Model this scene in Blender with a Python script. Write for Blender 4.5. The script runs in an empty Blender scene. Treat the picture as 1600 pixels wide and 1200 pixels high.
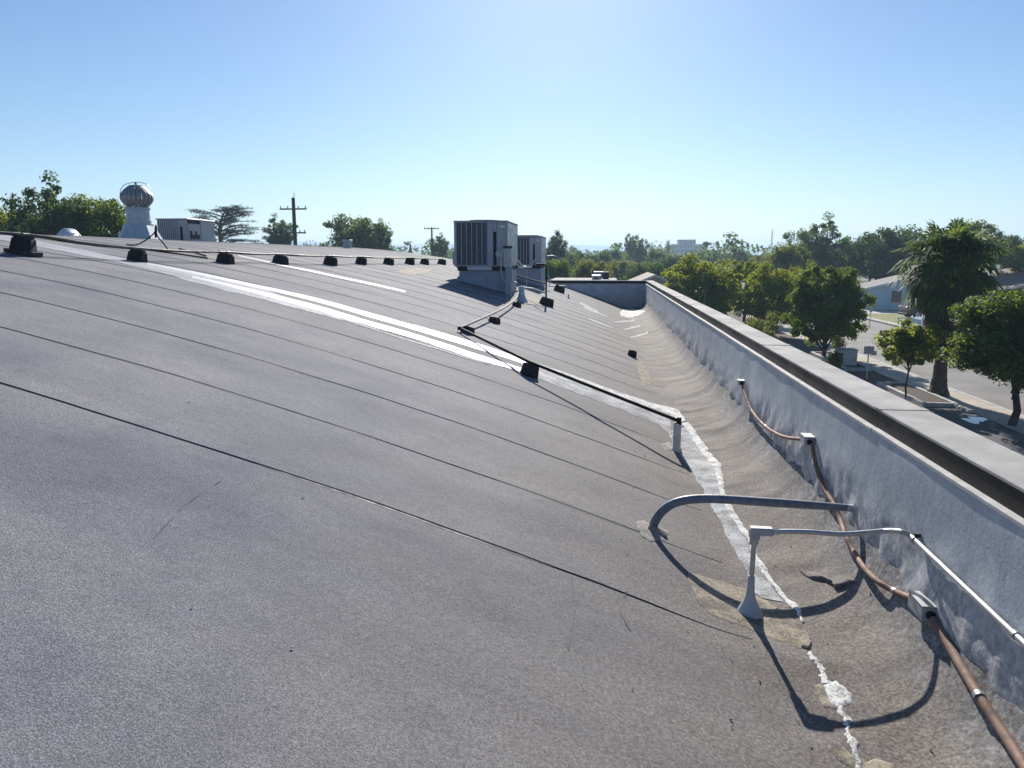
import bpy, math, random
import numpy as np
from mathutils import Vector, noise as mnoise

R = math.radians
random.seed(7); rng = np.random.default_rng(7)
SC = bpy.context.scene
COL = SC.collection
H = 5.5                                    # eye height above the street

# ------------------------------------------------------------------ camera
FPX, VPX, VPY = 1164.0, 945.0, 403.0       # photo calibration: focal length and vanishing point of the parapet, in pixels
PITCH = math.atan((600 - VPY) / FPX)
YAW = math.atan((VPX - 800) / FPX * math.cos(PITCH))
cam = bpy.data.cameras.new('camera'); camo = bpy.data.objects.new('camera', cam); COL.objects.link(camo)
cam.sensor_width = 36.0; cam.lens = FPX / 1600 * 36.0; cam.clip_start = 0.05; cam.clip_end = 40000
camo.location = (0, 0, H); camo.rotation_euler = (R(90) - PITCH, 0, YAW)
SC.camera = camo

# ------------------------------------------------------------------ sky, sun, exposure
SUN_EL, SUN_AZ = R(27.5), R(3.8)           # azimuth measured to the left of +Y
sdir = Vector((-math.sin(SUN_AZ) * math.cos(SUN_EL), math.cos(SUN_AZ) * math.cos(SUN_EL), math.sin(SUN_EL)))
world = bpy.data.worlds.new('World'); SC.world = world; world.use_nodes = True
wn = world.node_tree; bg = wn.nodes['Background']
sky = wn.nodes.new('ShaderNodeTexSky'); sky.sky_type = 'NISHITA'; sky.sun_disc = False
sky.sun_elevation = SUN_EL; sky.sun_rotation = -SUN_AZ
sky.altitude = 0; sky.air_density = 1.0; sky.dust_density = 0.28; sky.ozone_density = 1.8
hsv = wn.nodes.new('ShaderNodeHueSaturation'); hsv.inputs['Saturation'].default_value = 1.14
wb = wn.nodes.new('ShaderNodeMix'); wb.data_type = 'RGBA'; wb.blend_type = 'MULTIPLY'; wb.inputs[0].default_value = 1.0; wb.inputs[7].default_value = (.80, .93, 1.10, 1)   # the phone's cool white balance, over the whole sky
wn.links.new(sky.outputs[0], hsv.inputs['Color']); wn.links.new(hsv.outputs[0], wb.inputs[6]); wn.links.new(wb.outputs[2], bg.inputs[0]); bg.inputs[1].default_value = 0.062
sun = bpy.data.lights.new('sun', 'SUN'); suno = bpy.data.objects.new('sun', sun); COL.objects.link(suno)
sun.energy = 5.0; sun.angle = R(0.53); sun.color = (1.0, 0.948, 0.865)
suno.rotation_euler = sdir.to_track_quat('Z', 'Y').to_euler(); suno.location = (0, 60, 80)
SC.view_settings.view_transform = 'Standard'; SC.view_settings.look = 'None'
SC.view_settings.exposure = 0.6; SC.view_settings.gamma = 1.0; SC.view_settings.use_curve_mapping = False
SC.render.engine = 'CYCLES'
SC.cycles.use_denoising = True
SC.cycles.max_bounces = 6; SC.cycles.volume_bounces = 1; SC.cycles.transparent_max_bounces = 6
SC.cycles.sample_clamp_indirect = 6.0

# ------------------------------------------------------------------ pixel helpers
_fw = np.array([-math.sin(YAW) * math.cos(PITCH), math.cos(YAW) * math.cos(PITCH), -math.sin(PITCH)])
_rt = np.array([math.cos(YAW), math.sin(YAW), 0.0]); _up = np.cross(_rt, _fw)
def ray(px, py):
    d = _fw + (px - 800) / FPX * _rt - (py - 600) / FPX * _up
    return d / d[1]
XW = 1.48                                  # inner face of the street-side parapet
YEND = 27.5                                # far end of the roof
def prof(x):
    x = np.asarray(x, float)
    q = -1.5187 - .34776 * x - .01549 * x * x
    l = -1.80 + .12 * (x - .9)
    s = np.where(x > -.6, np.logaddexp(q / .05, l / .05) * .05, q)
    return H + s + .25 * np.exp(-(XW - np.minimum(x, XW)) / .09) * (x > .5)
def roofp(px, py, lift=0.0):
    d = ray(px, py); t = np.linspace(1.2, 60, 24000)
    z = H + d[2] * t - prof(np.clip(d[0] * t, -30, XW))
    k = np.where((z[:-1] > 0) & (z[1:] <= 0))[0]
    i = k[0] if len(k) else int(np.argmin(np.where(d[0] * t > -11.2, z, 9)))   # grazes the ridge
    x, y = d[0] * t[i], d[1] * t[i]
    return Vector((x, y, zroof1(x, y) + lift))
def wallp(px, py, x=XW):
    d = ray(px, py); d = d * x / d[0]; return Vector((d[0], d[1], d[2] + H))
def aty(px, py, y):
    d = ray(px, py) * y; return Vector((d[0], d[1], d[2] + H))
def atx(px, py, x):
    return wallp(px, py, x)

# ------------------------------------------------------------------ value noise (vectorised)
def _hash(i, j, s):
    h = (i * 374761393 + j * 668265263 + s * 974634721) & 0xffffffff
    h = ((h ^ (h >> 13)) * 1274126177) & 0xffffffff
    return ((h ^ (h >> 16)) & 0xffff) / 65535.0
def vnoise(x, y, s=0):
    x = np.asarray(x, float); y = np.asarray(y, float)
    xi = np.floor(x).astype(np.int64); yi = np.floor(y).astype(np.int64)
    fx = x - xi; fy = y - yi; fx = fx * fx * (3 - 2 * fx); fy = fy * fy * (3 - 2 * fy)
    a = _hash(xi, yi, s); b = _hash(xi + 1, yi, s); c = _hash(xi, yi + 1, s); d = _hash(xi + 1, yi + 1, s)
    return (a + (b - a) * fx) * (1 - fy) + (c + (d - c) * fx) * fy - .5
def sstep(a, b, x):
    t = np.clip((np.asarray(x, float) - a) / (b - a), 0, 1); return t * t * (3 - 2 * t)
SEAM0, SEAMD = 3.35, 0.914
def lip_amp(x): return .0042 * (1 - sstep(.25, .75, x))
def zroof(x, y):
    x = np.asarray(x, float); y = np.asarray(y, float)
    z = prof(x) + .010 * vnoise(x * .9, y * .9, 3) + .006 * vnoise(x * 2.3, y * 2.6, 4)
    v = sstep(.45, 1.15, x)
    z = z + v * (.022 * vnoise(x * 1.7 + y * .5, y * 4.4 - x * 1.8, 5) + .011 * vnoise(x * 4, y * 9 - x * 3, 6) + .006 * vnoise(x * 14, y * 17, 8))
    k = np.floor((y - SEAM0) / SEAMD); f = (y - SEAM0) / SEAMD - k
    return z + lip_amp(x) * np.where(k < 0, 0.0, 1 - f)         # nearest sheets are coated over, no laps show
def zroof1(x, y): return float(zroof(np.array([x]), np.array([y]))[0])

# ------------------------------------------------------------------ mesh builder
class MB:
    def __init__(s): s.v = []; s.f = []; s.m = []
    def add(s, vs, fs, mi=0):
        o = len(s.v); s.v += [tuple(v) for v in vs]; s.f += [tuple(i + o for i in f) for f in fs]; s.m += [mi] * len(fs); return s
    def box(s, x0, x1, y0, y1, z0, z1, mi=0, ch=0.0):
        if ch <= 0:
            vs = [(x, y, z) for z in (z0, z1) for x, y in ((x0, y0), (x1, y0), (x1, y1), (x0, y1))]
            return s.add(vs, [(3, 2, 1, 0), (4, 5, 6, 7), (0, 1, 5, 4), (1, 2, 6, 5), (2, 3, 7, 6), (3, 0, 4, 7)], mi)
        c = ch; rings = []
        for z, i in ((z0, c), (z0 + c, 0), (z1 - c, 0), (z1, c)):
            a, b, d, e = x0 + i, x1 - i, y0 + i, y1 - i
            k = c * .7 if i == 0 else c * .5
            rings.append([(a + k, d, z), (b - k, d, z), (b, d + k, z), (b, e - k, z), (b - k, e, z), (a + k, e, z), (a, e - k, z), (a, d + k, z)])
        return s.loft(rings, mi=mi)
    def loft(s, rings, mi=0, caps=True, closed=True):
        n = len(rings[0]); vs = [p for r in rings for p in r]; fs = []
        for i in range(len(rings) - 1):
            for j in range(n if closed else n - 1):
                k = (j + 1) % n; fs.append((i * n + j, i * n + k, (i + 1) * n + k, (i + 1) * n + j))
        if caps:
            fs.append(tuple(range(n - 1, -1, -1))); fs.append(tuple((len(rings) - 1) * n + j for j in range(n)))
        return s.add(vs, fs, mi)
    def obox(s, c, ux, uy, uz, mi=0):       # oriented box: centre and half-axis vectors
        c, ux, uy, uz = map(Vector, (c, ux, uy, uz))
        vs = [c + a * ux + b * uy + d * uz for d in (-1, 1) for a, b in ((-1, -1), (1, -1), (1, 1), (-1, 1))]
        return s.add(vs, [(3, 2, 1, 0), (4, 5, 6, 7), (0, 1, 5, 4), (1, 2, 6, 5), (2, 3, 7, 6), (3, 0, 4, 7)], mi)
    def tube(s, pts, r, n=10, mi=0, caps=True):
        pts = [Vector(p) for p in pts]; rs = r if isinstance(r, (list, tuple)) else [r] * len(pts)
        rings = []; prev = None
        for i, p in enumerate(pts):
            t = (pts[min(i + 1, len(pts) - 1)] - pts[max(i - 1, 0)]).normalized()
            if prev is None:
                a = Vector((0, 0, 1)) if abs(t.z) < .9 else Vector((1, 0, 0)); u = t.cross(a).normalized()
            else:
                u = (prev - t * prev.dot(t)).normalized()
            prev = u; w = t.cross(u)
            rings.append([p + (u * math.cos(2 * math.pi * j / n) + w * math.sin(2 * math.pi * j / n)) * rs[i] for j in range(n)])
        return s.loft(rings, mi, caps)
    def lathe(s, prof_, c=(0, 0, 0), n=24, mi=0, caps=True):
        rings = [[(c[0] + r * math.cos(2 * math.pi * j / n), c[1] + r * math.sin(2 * math.pi * j / n), c[2] + z) for j in range(n)] for r, z in prof_]
        return s.loft(rings, mi, caps)
    def prism(s, poly, axis, a0, a1, mi=0):  # extrude a 2-D polygon along x ('x': poly = y,z) or y ('y': poly = x,z) or z
        def P(p, a): return (a, p[0], p[1]) if axis == 'x' else (p[0], a, p[1]) if axis == 'y' else (p[0], p[1], a)
        n = len(poly); vs = [P(p, a0) for p in poly] + [P(p, a1) for p in poly]
        fs = [(j, (j + 1) % n, n + (j + 1) % n, n + j) for j in range(n)] + [tuple(range(n - 1, -1, -1)), tuple(range(n, 2 * n))]
        return s.add(vs, fs, mi)
    def mesh(s, name, mats, smooth=False):
        me = bpy.data.meshes.new(name); me.from_pydata(s.v, [], s.f)
        mats = mats if isinstance(mats, (list, tuple)) else [mats]
        for m in mats: me.materials.append(m)
        if len(mats) > 1: me.polygons.foreach_set('material_index', s.m)
        if smooth: me.polygons.foreach_set('use_smooth', [True] * len(me.polygons))
        import bmesh
        bm = bmesh.new(); bm.from_mesh(me); bmesh.ops.recalc_face_normals(bm, faces=bm.faces); bm.to_mesh(me); bm.free()
        me.update(); return me
    def build(s, name, mats, parent=None, smooth=False):
        me = s.mesh(name, mats, smooth)
        if smooth:
            try: me.set_sharp_from_angle(angle=R(40))
            except Exception: pass
        return link(name, me, parent)
def link(name, data, parent=None):
    o = bpy.data.objects.new(name, data); COL.objects.link(o)
    if parent is not None:
        o.parent = parent
        o.matrix_parent_inverse = Pinv(parent)
    return o
def Pinv(p):
    # meshes are built in world coordinates; only a top-level parent carries a location of its own
    from mathutils import Matrix
    return Matrix.Identity(4) if p.parent is not None else Matrix.Translation(-Vector(p.location))
def tag(o, label=None, cat=None, group=None, kind=None):
    if label: o['label'] = label
    if cat: o['category'] = cat
    if group: o['group'] = group
    if kind: o['kind'] = kind
    return o
def thing(name, loc, label, cat, group=None):
    o = bpy.data.objects.new(name, None); COL.objects.link(o); o.location = loc; o.empty_display_size = .2
    return tag(o, label, cat, group)
def mesh_np(name, V, F, mats, smooth=False, mi=None):
    V = np.asarray(V, np.float32); F = np.asarray(F, np.int32); k = F.shape[1]
    me = bpy.data.meshes.new(name); me.vertices.add(len(V)); me.vertices.foreach_set('co', V.ravel())
    me.loops.add(F.size); me.loops.foreach_set('vertex_index', F.ravel())
    me.polygons.add(len(F)); me.polygons.foreach_set('loop_start', np.arange(0, F.size, k, dtype=np.int32))
    if smooth: me.polygons.foreach_set('use_smooth', np.ones(len(F), bool))
    for m in (mats if isinstance(mats, (list, tuple)) else [mats]): me.materials.append(m)
    if mi is not None: me.polygons.foreach_set('material_index', np.asarray(mi, np.int32))
    me.update(calc_edges=True); return me
def grid_faces(nx, ny):
    i = np.arange(nx - 1)[:, None]; j = np.arange(ny - 1)[None]
    a = i * ny + j
    return np.stack([a, a + ny, a + ny + 1, a + 1], -1).reshape(-1, 4)

# ------------------------------------------------------------------ materials
def nd(nt, t, **k):
    n = nt.nodes.new(t)
    for a, b in k.items(): setattr(n, a, b)
    return n
def ramp(nt, src, stops):
    r = nd(nt, 'ShaderNodeValToRGB'); e = r.color_ramp.elements
    while len(e) < len(stops): e.new(.5)
    for el, (p, c) in zip(e, stops): el.position = p; el.color = (c, c, c, 1) if isinstance(c, (int, float)) else (c if len(c) == 4 else (*c, 1))
    nt.links.new(src, r.inputs[0]); return r.outputs[0]
def noise(nt, vec, scale, detail=3, rough=.55, dist=0):
    n = nd(nt, 'ShaderNodeTexNoise'); n.inputs['Scale'].default_value = scale; n.inputs['Detail'].default_value = detail
    n.inputs['Roughness'].default_value = rough; n.inputs['Distortion'].default_value = dist
    if vec is not None: nt.links.new(vec, n.inputs['Vector'])
    return n.outputs['Fac']
def mixc(nt, fac, a, b, mode='MIX'):
    m = nd(nt, 'ShaderNodeMix', data_type='RGBA', blend_type=mode)
    for s, i in ((fac, 0), (a, 6), (b, 7)):
        if hasattr(s, 'links') or hasattr(s, 'is_linked'): nt.links.new(s, m.inputs[i])
        else: m.inputs[i].default_value = s if i == 0 else (*s, 1)
    return m.outputs[2]
def mth(nt, op, a, b=None, clamp=False):
    m = nd(nt, 'ShaderNodeMath', operation=op, use_clamp=clamp)
    for s, i in ((a, 0), (b, 1)):
        if s is None: continue
        if hasattr(s, 'is_linked'): nt.links.new(s, m.inputs[i])
        else: m.inputs[i].default_value = s
    return m.outputs[0]
def bump(nt, h, strength, dist, prev=None):
    b = nd(nt, 'ShaderNodeBump'); b.inputs['Strength'].default_value = strength; b.inputs['Distance'].default_value = dist
    nt.links.new(h, b.inputs['Height'])
    if prev is not None: nt.links.new(prev, b.inputs['Normal'])
    return b.outputs[0]
def newmat(name):
    m = bpy.data.materials.new(name); m.use_nodes = True
    nt = m.node_tree; return m, nt, nt.nodes['Principled BSDF']
def posn(nt):
    return nd(nt, 'ShaderNodeNewGeometry').outputs['Position']
def simple(name, col, rough=.7, metal=0.0, var=.25, scale=6.0, bmp=0.0, bscale=60.0, col2=None, spec=.5, obj=True):
    m, nt, b = newmat(name)
    v = nd(nt, 'ShaderNodeTexCoord').outputs['Object'] if obj else posn(nt)
    c2 = col2 or tuple(c * (1 - var) for c in col)
    n = noise(nt, v, scale, 5, .6)
    c = ramp(nt, n, [(.35, c2), (.65, col)])
    nt.links.new(c, b.inputs['Base Color'])
    r = ramp(nt, n, [(.3, min(1, rough + .12)), (.7, max(.03, rough - .08))]); nt.links.new(r, b.inputs['Roughness'])
    b.inputs['Metallic'].default_value = metal; b.inputs['Specular IOR Level'].default_value = spec
    if bmp > 0: nt.links.new(bump(nt, noise(nt, v, bscale, 4, .6), 1.0, bmp), b.inputs['Normal'])
    return m

def roof_material():
    m, nt, b = newmat('cap_sheet_granules')
    p = posn(nt); sx = nd(nt, 'ShaderNodeSeparateXYZ'); nt.links.new(p, sx.inputs[0])
    g1 = noise(nt, p, 165, 2, .75); g2 = noise(nt, p, 330, 2, .6); g3 = noise(nt, p, 26, 3, .6)
    base = ramp(nt, g1, [(.34, (.052, .053, .061)), (.5, (.188, .187, .202)), (.66, (.46, .457, .475))])
    base = mixc(nt, .35, base, ramp(nt, g2, [(.36, (.06, .061, .069)), (.64, (.39, .387, .402))]))
    base = mixc(nt, .25, base, ramp(nt, g3, [(.3, (.13, .128, .138)), (.7, (.225, .222, .23))]))
    blot = noise(nt, p, .75, 4, .55, .4)
    base = mixc(nt, 1.0, base, ramp(nt, blot, [(.33, (.72, .74, .80)), (.5, (.95, .955, .97)), (.66, (1.10, 1.08, 1.06))]), 'MULTIPLY')
    # water-carried dust: pale tan film that gathers along the valley
    mp = nd(nt, 'ShaderNodeMapping'); mp.inputs['Scale'].default_value = (.8, 2.2, 1); nt.links.new(p, mp.inputs[0])
    w = noise(nt, mp.outputs[0], 1.3, 5, .6, .6)
    fx = mth(nt, 'ADD', sx.outputs[0], mth(nt, 'MULTIPLY', mth(nt, 'SUBTRACT', w, .5), 2.2))
    dirt = ramp(nt, mth(nt, 'MULTIPLY', mth(nt, 'ADD', fx, 1.6), .36), [(.05, .0), (.70, .62), (1.0, .85)])
    dustc = ramp(nt, noise(nt, p, 70, 4, .7), [(.34, (.072, .06, .048)), (.5, (.19, .163, .138)), (.68, (.37, .325, .28))])
    base = mixc(nt, dirt, base, dustc)
    st = noise(nt, p, 2.6, 6, .62, .8)
    vz = ramp(nt, sx.outputs[0], [(.45, .0), (.8, 1.0)])
    base = mixc(nt, vz, base, mixc(nt, 1.0, base, ramp(nt, st, [(.36, (.74, .72, .70)), (.56, (1.0, 1.0, 1.0)), (.7, (1.12, 1.09, 1.03))]), 'MULTIPLY'))
    # grey emulsion brushed over the foot of the parapet
    ex_ = mth(nt, 'ADD', sx.outputs[0], mth(nt, 'MULTIPLY', mth(nt, 'SUBTRACT', noise(nt, p, 5, 5, .65), .5), .55))
    em = ramp(nt, mth(nt, 'SUBTRACT', ex_, .6), [(.66, 0.0), (.95, .85)])
    base = mixc(nt, em, base, ramp(nt, noise(nt, p, 34, 5, .72), [(.36, (.08, .08, .08)), (.5, (.24, .242, .25)), (.64, (.50, .50, .50))]))
    # grey scuffs running across the sheets
    mp2 = nd(nt, 'ShaderNodeMapping'); mp2.inputs['Scale'].default_value = (.22, 1.6, .2); nt.links.new(p, mp2.inputs[0])
    s2 = noise(nt, mp2.outputs[0], 1.2, 4, .55)
    base = mixc(nt, 1.0, base, ramp(nt, s2, [(.34, (.86, .87, .90)), (.6, (1.03, 1.03, 1.03))]), 'MULTIPLY')
    w3 = noise(nt, p, 3.1, 6, .62, .3)
    base = mixc(nt, 1.0, base, ramp(nt, w3, [(.32, (.90, .90, .92)), (.5, (1.04, 1.035, 1.03)), (.72, (1.06, 1.05, 1.04)), (.78, (1.2, 1.18, 1.16))]), 'MULTIPLY')
    nt.links.new(base, b.inputs['Base Color']); b.inputs['Roughness'].default_value = .88; b.inputs['Specular IOR Level'].default_value = .25
    n1 = bump(nt, g1, .5, .004); n2 = bump(nt, noise(nt, p, 9, 4, .6), .35, .01, n1)
    nt.links.new(n2, b.inputs['Normal']); return m

def coat_material(name, col, under, lo, hi, rough=.4, scale=(1.2, 9, 1), grain=80, spec=.15):
    # thin brushed-on coating; where it is worn the granules below show through
    m, nt, b = newmat(name); p = posn(nt)
    mp = nd(nt, 'ShaderNodeMapping'); mp.inputs['Scale'].default_value = scale; nt.links.new(p, mp.inputs[0])
    a = noise(nt, mp.outputs[0], 2.0, 6, .65, .5); g = noise(nt, p, grain, 3, .7)
    f = mth(nt, 'ADD', mth(nt, 'MULTIPLY', a, .5), mth(nt, 'MULTIPLY', g, .5))
    k = ramp(nt, f, [(lo, .0), (hi, 1.0)])
    nt.links.new(mixc(nt, k, under, col), b.inputs['Base Color']); b.inputs['Specular IOR Level'].default_value = spec
    nt.links.new(ramp(nt, k, [(0, .85), (1, rough)]), b.inputs['Roughness'])
    nt.links.new(bump(nt, g, .4, .003), b.inputs['Normal']); return m

def wall_material():
    m, nt, b = newmat('silver_painted_block'); p = posn(nt); sx = nd(nt, 'ShaderNodeSeparateXYZ'); nt.links.new(p, sx.inputs[0])
    a = noise(nt, p, 3.2, 6, .62, .5); c = noise(nt, p, 24, 5, .68); d = noise(nt, p, 90, 3, .6)
    col = ramp(nt, a, [(.3, (.39, .42, .465)), (.55, (.48, .51, .55)), (.72, (.55, .57, .60))])
    # lower courses: rougher, dirtier emulsion brushed up from the roof
    lo = ramp(nt, mth(nt, 'ADD', mth(nt, 'SUBTRACT', sx.outputs[2], H - 1.8), mth(nt, 'MULTIPLY', mth(nt, 'SUBTRACT', a, .5), .5)), [(.36, 1.0), (.62, .0)])
    rough_c = ramp(nt, c, [(.37, (.17, .17, .17)), (.5, (.34, .345, .36)), (.63, (.62, .62, .63))])
    col = mixc(nt, mth(nt, 'MULTIPLY', lo, .7), col, rough_c)
    flak = ramp(nt, noise(nt, p, 11, 7, .72, .8), [(.57, .0), (.62, 1.0)])
    col = mixc(nt, mth(nt, 'MULTIPLY', flak, .45), col, (.72, .72, .71))
    st = nd(nt, 'ShaderNodeMapping'); st.inputs['Scale'].default_value = (1, 9, .8); nt.links.new(p, st.inputs[0])
    col = mixc(nt, 1.0, col, ramp(nt, noise(nt, st.outputs[0], 1.5, 4, .6), [(.32, (.90, .91, .92)), (.55, (1, 1, 1))]), 'MULTIPLY')
    nt.links.new(col, b.inputs['Base Color']); b.inputs['Roughness'].default_value = .6
    h = mth(nt, 'ADD', mth(nt, 'MULTIPLY', c, .7), mth(nt, 'MULTIPLY', d, .3))
    cb = nd(nt, 'ShaderNodeCombineXYZ'); nt.links.new(sx.outputs[1], cb.inputs[0]); nt.links.new(sx.outputs[2], cb.inputs[1])
    bk = nd(nt, 'ShaderNodeTexBrick'); nt.links.new(cb.outputs[0], bk.inputs['Vector']); bk.inputs['Scale'].default_value = 1.0
    bk.inputs['Brick Width'].default_value = .40; bk.inputs['Row Height'].default_value = .20; bk.inputs['Mortar Size'].default_value = .008; bk.inputs['Mortar Smooth'].default_value = .9
    n0 = bump(nt, mth(nt, 'SUBTRACT', 1.0, bk.outputs['Fac']), .05, .006)      # block joints, nearly filled with paint
    nt.links.new(bump(nt, h, .38, .008, n0), b.inputs['Normal']); return m

def leaf_material(name, col, tr, rough=.5, w=.38):
    m, nt, b = newmat(name); out = nt.nodes['Material Output']
    rnd = nd(nt, 'ShaderNodeNewGeometry').outputs['Random Per Island']
    c = ramp(nt, rnd, [(0, tuple(x * .6 for x in col)), (.6, col), (1, tuple(min(1, x * 1.45) for x in col))])
    nt.links.new(c, b.inputs['Base Color']); b.inputs['Roughness'].default_value = .65; b.inputs['Specular IOR Level'].default_value = .18
    t = nd(nt, 'ShaderNodeBsdfTranslucent'); nt.links.new(ramp(nt, rnd, [(0, tuple(x * .7 for x in tr)), (1, tuple(min(1, x * 1.25) for x in tr))]), t.inputs[0])
    mx = nd(nt, 'ShaderNodeMixShader'); mx.inputs[0].default_value = w
    nt.links.new(b.outputs[0], mx.inputs[1]); nt.links.new(t.outputs[0], mx.inputs[2]); nt.links.new(mx.outputs[0], out.inputs[0]); return m

M = {}
M['roof'] = roof_material()
M['bitumen'] = simple('bitumen_bleed', (.06, .06, .068), .6, var=.4, scale=30)
M['white_coat'] = coat_material('white_elastomeric', (.68, .68, .68), (.22, .215, .22), .38, .51, .5, (.6, 20, 1), spec=.4)
M['thin_coat'] = coat_material('thin_white_wash', (.60, .61, .64), (.18, .18, .19), .45, .56, .65, (.5, 26, 1))
M['silver_coat'] = coat_material('grey_coating', (.50, .51, .525), (.20, .195, .19), .42, .58, .8, (3, 3, 1), 75)
M['bead'] = coat_material('white_sealant', (.70, .70, .68), (.25, .23, .21), .42, .52, .8, (6, 6, 1), 90)
M['tan_patch'] = coat_material('tan_mastic', (.42, .36, .27), (.155, .138, .118), .44, .60, .85, (5, 5, 1), 75)
M['pale_patch'] = coat_material('pale_mastic', (.44, .41, .375), (.19, .178, .165), .40, .58, .85, (5, 5, 1), 70)
M['wall'] = wall_material()
M['coping_top'] = simple('coping_pale', (.47, .45, .425), .85, spec=.15, var=.22, scale=3.5, bmp=.0015, bscale=40, obj=False)
M['coping_face'] = simple('dark_bronze_metal', (.032, .030, .029), .5, var=.3, scale=2, obj=False, spec=.2)
M['ledge'] = simple('white_ledge_trim', (.52, .51, .49), .8, var=.2, scale=12, bmp=.001, obj=False)
M['stucco'] = simple('beige_stucco', (.50, .46, .40), .85, var=.15, scale=1.2, bmp=.004, bscale=50, obj=False)
M['black_rubber'] = simple('recycled_rubber', (.022, .021, .022), .8, var=.4, scale=40, bmp=.003, bscale=90)
M['black_pipe'] = simple('black_iron_pipe', (.018, .018, .018), .7, var=.3, scale=20, spec=.2)
M['grey_iron'] = simple('dull_grey_conduit', (.16, .155, .15), .6, .3, var=.3, scale=12)
M['channel'] = simple('dull_strut_channel', (.07, .07, .07), .7, .3, var=.3, scale=30)
M['steel'] = simple('galvanised_steel', (.55, .56, .57), .38, .85, var=.2, scale=25)
M['grey_pipe'] = simple('grey_coated_pipe', (.20, .22, .26), .5, var=.35, scale=25, bmp=.002, bscale=50)
M['rust'] = simple('rusty_conduit', (.27, .155, .105), .75, .1, scale=14, col2=(.17, .115, .095), bmp=.0012, bscale=120)
M['box_grey'] = simple('grey_cast_box', (.50, .50, .49), .5, .2, var=.25, scale=18)
M['pvc'] = simple('white_pvc', (.62, .62, .60), .45, var=.18, scale=20)
M['pvc_pipe'] = simple('pale_pvc_pipe', (.46, .43, .38), .75, var=.15, scale=10, spec=.15)
M['unit'] = simple('unit_grey_paint', (.40, .40, .43), .5, var=.1, scale=3)
M['unit_side'] = simple('unit_glare_panel', (.62, .62, .63), .4, .2, var=.6, scale=9)  # paler, blotchy unit paint: reflected light put into the colour
M['coil'] = simple('condenser_coil_dark', (.13, .135, .165), .6, .1, var=.3, scale=40)
M['guard'] = simple('guard_bar_paint', (.30, .30, .34), .55, var=.1)
M['unit_dark'] = simple('dark_recess', (.02, .02, .025), .7, var=.2)
M['curb'] = simple('curb_flashing', (.33, .36, .42), .55, var=.2, scale=6)
M['rail_light'] = simple('pale_rail', (.55, .57, .62), .5, var=.15, scale=8)
M['turbine'] = simple('aged_aluminium', (.36, .37, .39), .5, .55, var=.25, scale=12)
M['duct_paint'] = simple('silver_duct_paint', (.48, .52, .58), .5, .15, var=.18, scale=9)
M['sticker'] = simple('pale_sticker', (.75, .76, .76), .4, var=.1)
M['bark'] = simple('tree_bark', (.085, .065, .05), .9, var=.45, scale=9, bmp=.02, bscale=18)
M['litter'] = simple('dry_litter', (.07, .05, .035), .9, var=.5, scale=30)
M['palm_bark'] = simple('palm_bark', (.12, .095, .07), .95, var=.5, scale=14, bmp=.02, bscale=30)
M['leaf_mid'] = leaf_material('leaf_mid_green', (.050, .088, .018), (.28, .38, .03), w=.38)
M['leaf_dark'] = leaf_material('leaf_dark_green', (.035, .065, .020), (.11, .19, .03), w=.35)
M['leaf_yellow'] = leaf_material('leaf_yellow_green', (.08, .12, .018), (.44, .50, .03), w=.45)
M['leaf_olive'] = leaf_material('leaf_olive', (.080, .10, .028), (.30, .34, .04), w=.42)
M['leaf_far'] = leaf_material('leaf_grey_green', (.050, .085, .026), (.18, .28, .04), w=.38)
M['frond'] = leaf_material('palm_frond', (.055, .09, .025), (.20, .29, .04), .4, .35)
M['dead_frond'] = leaf_material('dead_palm_frond', (.105, .08, .05), (.18, .13, .06), .8, .25)
M['needle'] = leaf_material('cedar_needle', (.028, .050, .03), (.05, .09, .03), w=.2)
M['wood_pole'] = simple('weathered_pole', (.075, .058, .048), .85, var=.4, scale=6)
M['insulator'] = simple('porcelain', (.35, .33, .32), .3)
M['asphalt'] = simple('asphalt', (.215, .20, .182), .85, var=.18, scale=.5, bmp=.004, bscale=70, obj=False)
M['lot'] = simple('parking_asphalt', (.095, .094, .096), .85, var=.3, scale=.8, bmp=.004, bscale=60, obj=False)
M['concrete'] = simple('concrete_walk', (.47, .405, .315), .85, var=.15, scale=1.3, bmp=.002, bscale=40, obj=False)
M['kerb'] = simple('kerb_concrete', (.48, .455, .42), .8, var=.2, scale=3, obj=False)
M['mulch'] = simple('bark_mulch', (.10, .07, .05), .95, var=.5, scale=20, bmp=.03, bscale=25, obj=False)
M['lawn'] = simple('dry_lawn', (.26, .25, .06), .95, var=.35, scale=1.4, bmp=.02, bscale=30, obj=False, col2=(.17, .185, .05))
M['ground'] = simple('dry_ground', (.17, .15, .11), .95, var=.35, scale=.03, obj=False, col2=(.09, .105, .06))
M['hill'] = simple('far_hills', (.12, .12, .09), .95, var=.3, scale=.002, obj=False)
M['water'] = simple('puddle_water', (.05, .055, .06), .06, var=.1, scale=2, spec=.8, obj=False)
M['blue_wall'] = simple('pale_blue_siding', (.50, .63, .72), .8, var=.08, scale=2)
M['tan_wall'] = simple('tan_stucco', (.42, .36, .28), .85, var=.12, scale=2)
M['cream_wall'] = simple('cream_stucco', (.60, .56, .48), .85, var=.1, scale=1)
M['shingle'] = simple('grey_shingles', (.20, .19, .19), .85, var=.25, scale=5)
M['brown_shingle'] = simple('brown_shingles', (.20, .145, .115), .85, var=.3, scale=5)
M['glass'] = simple('window_glass', (.03, .04, .05), .08, var=.2, spec=.8)
M['trim'] = simple('white_trim', (.72, .71, .68), .55, var=.1)
M['maroon'] = simple('maroon_car_paint', (.075, .018, .022), .25, .1, var=.1, spec=.6)
M['silver_paint'] = simple('silver_car_paint', (.55, .57, .58), .28, .4, var=.06, spec=.6)
M['white_paint'] = simple('white_car_paint', (.78, .78, .77), .3, 0, var=.05, spec=.6)
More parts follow.
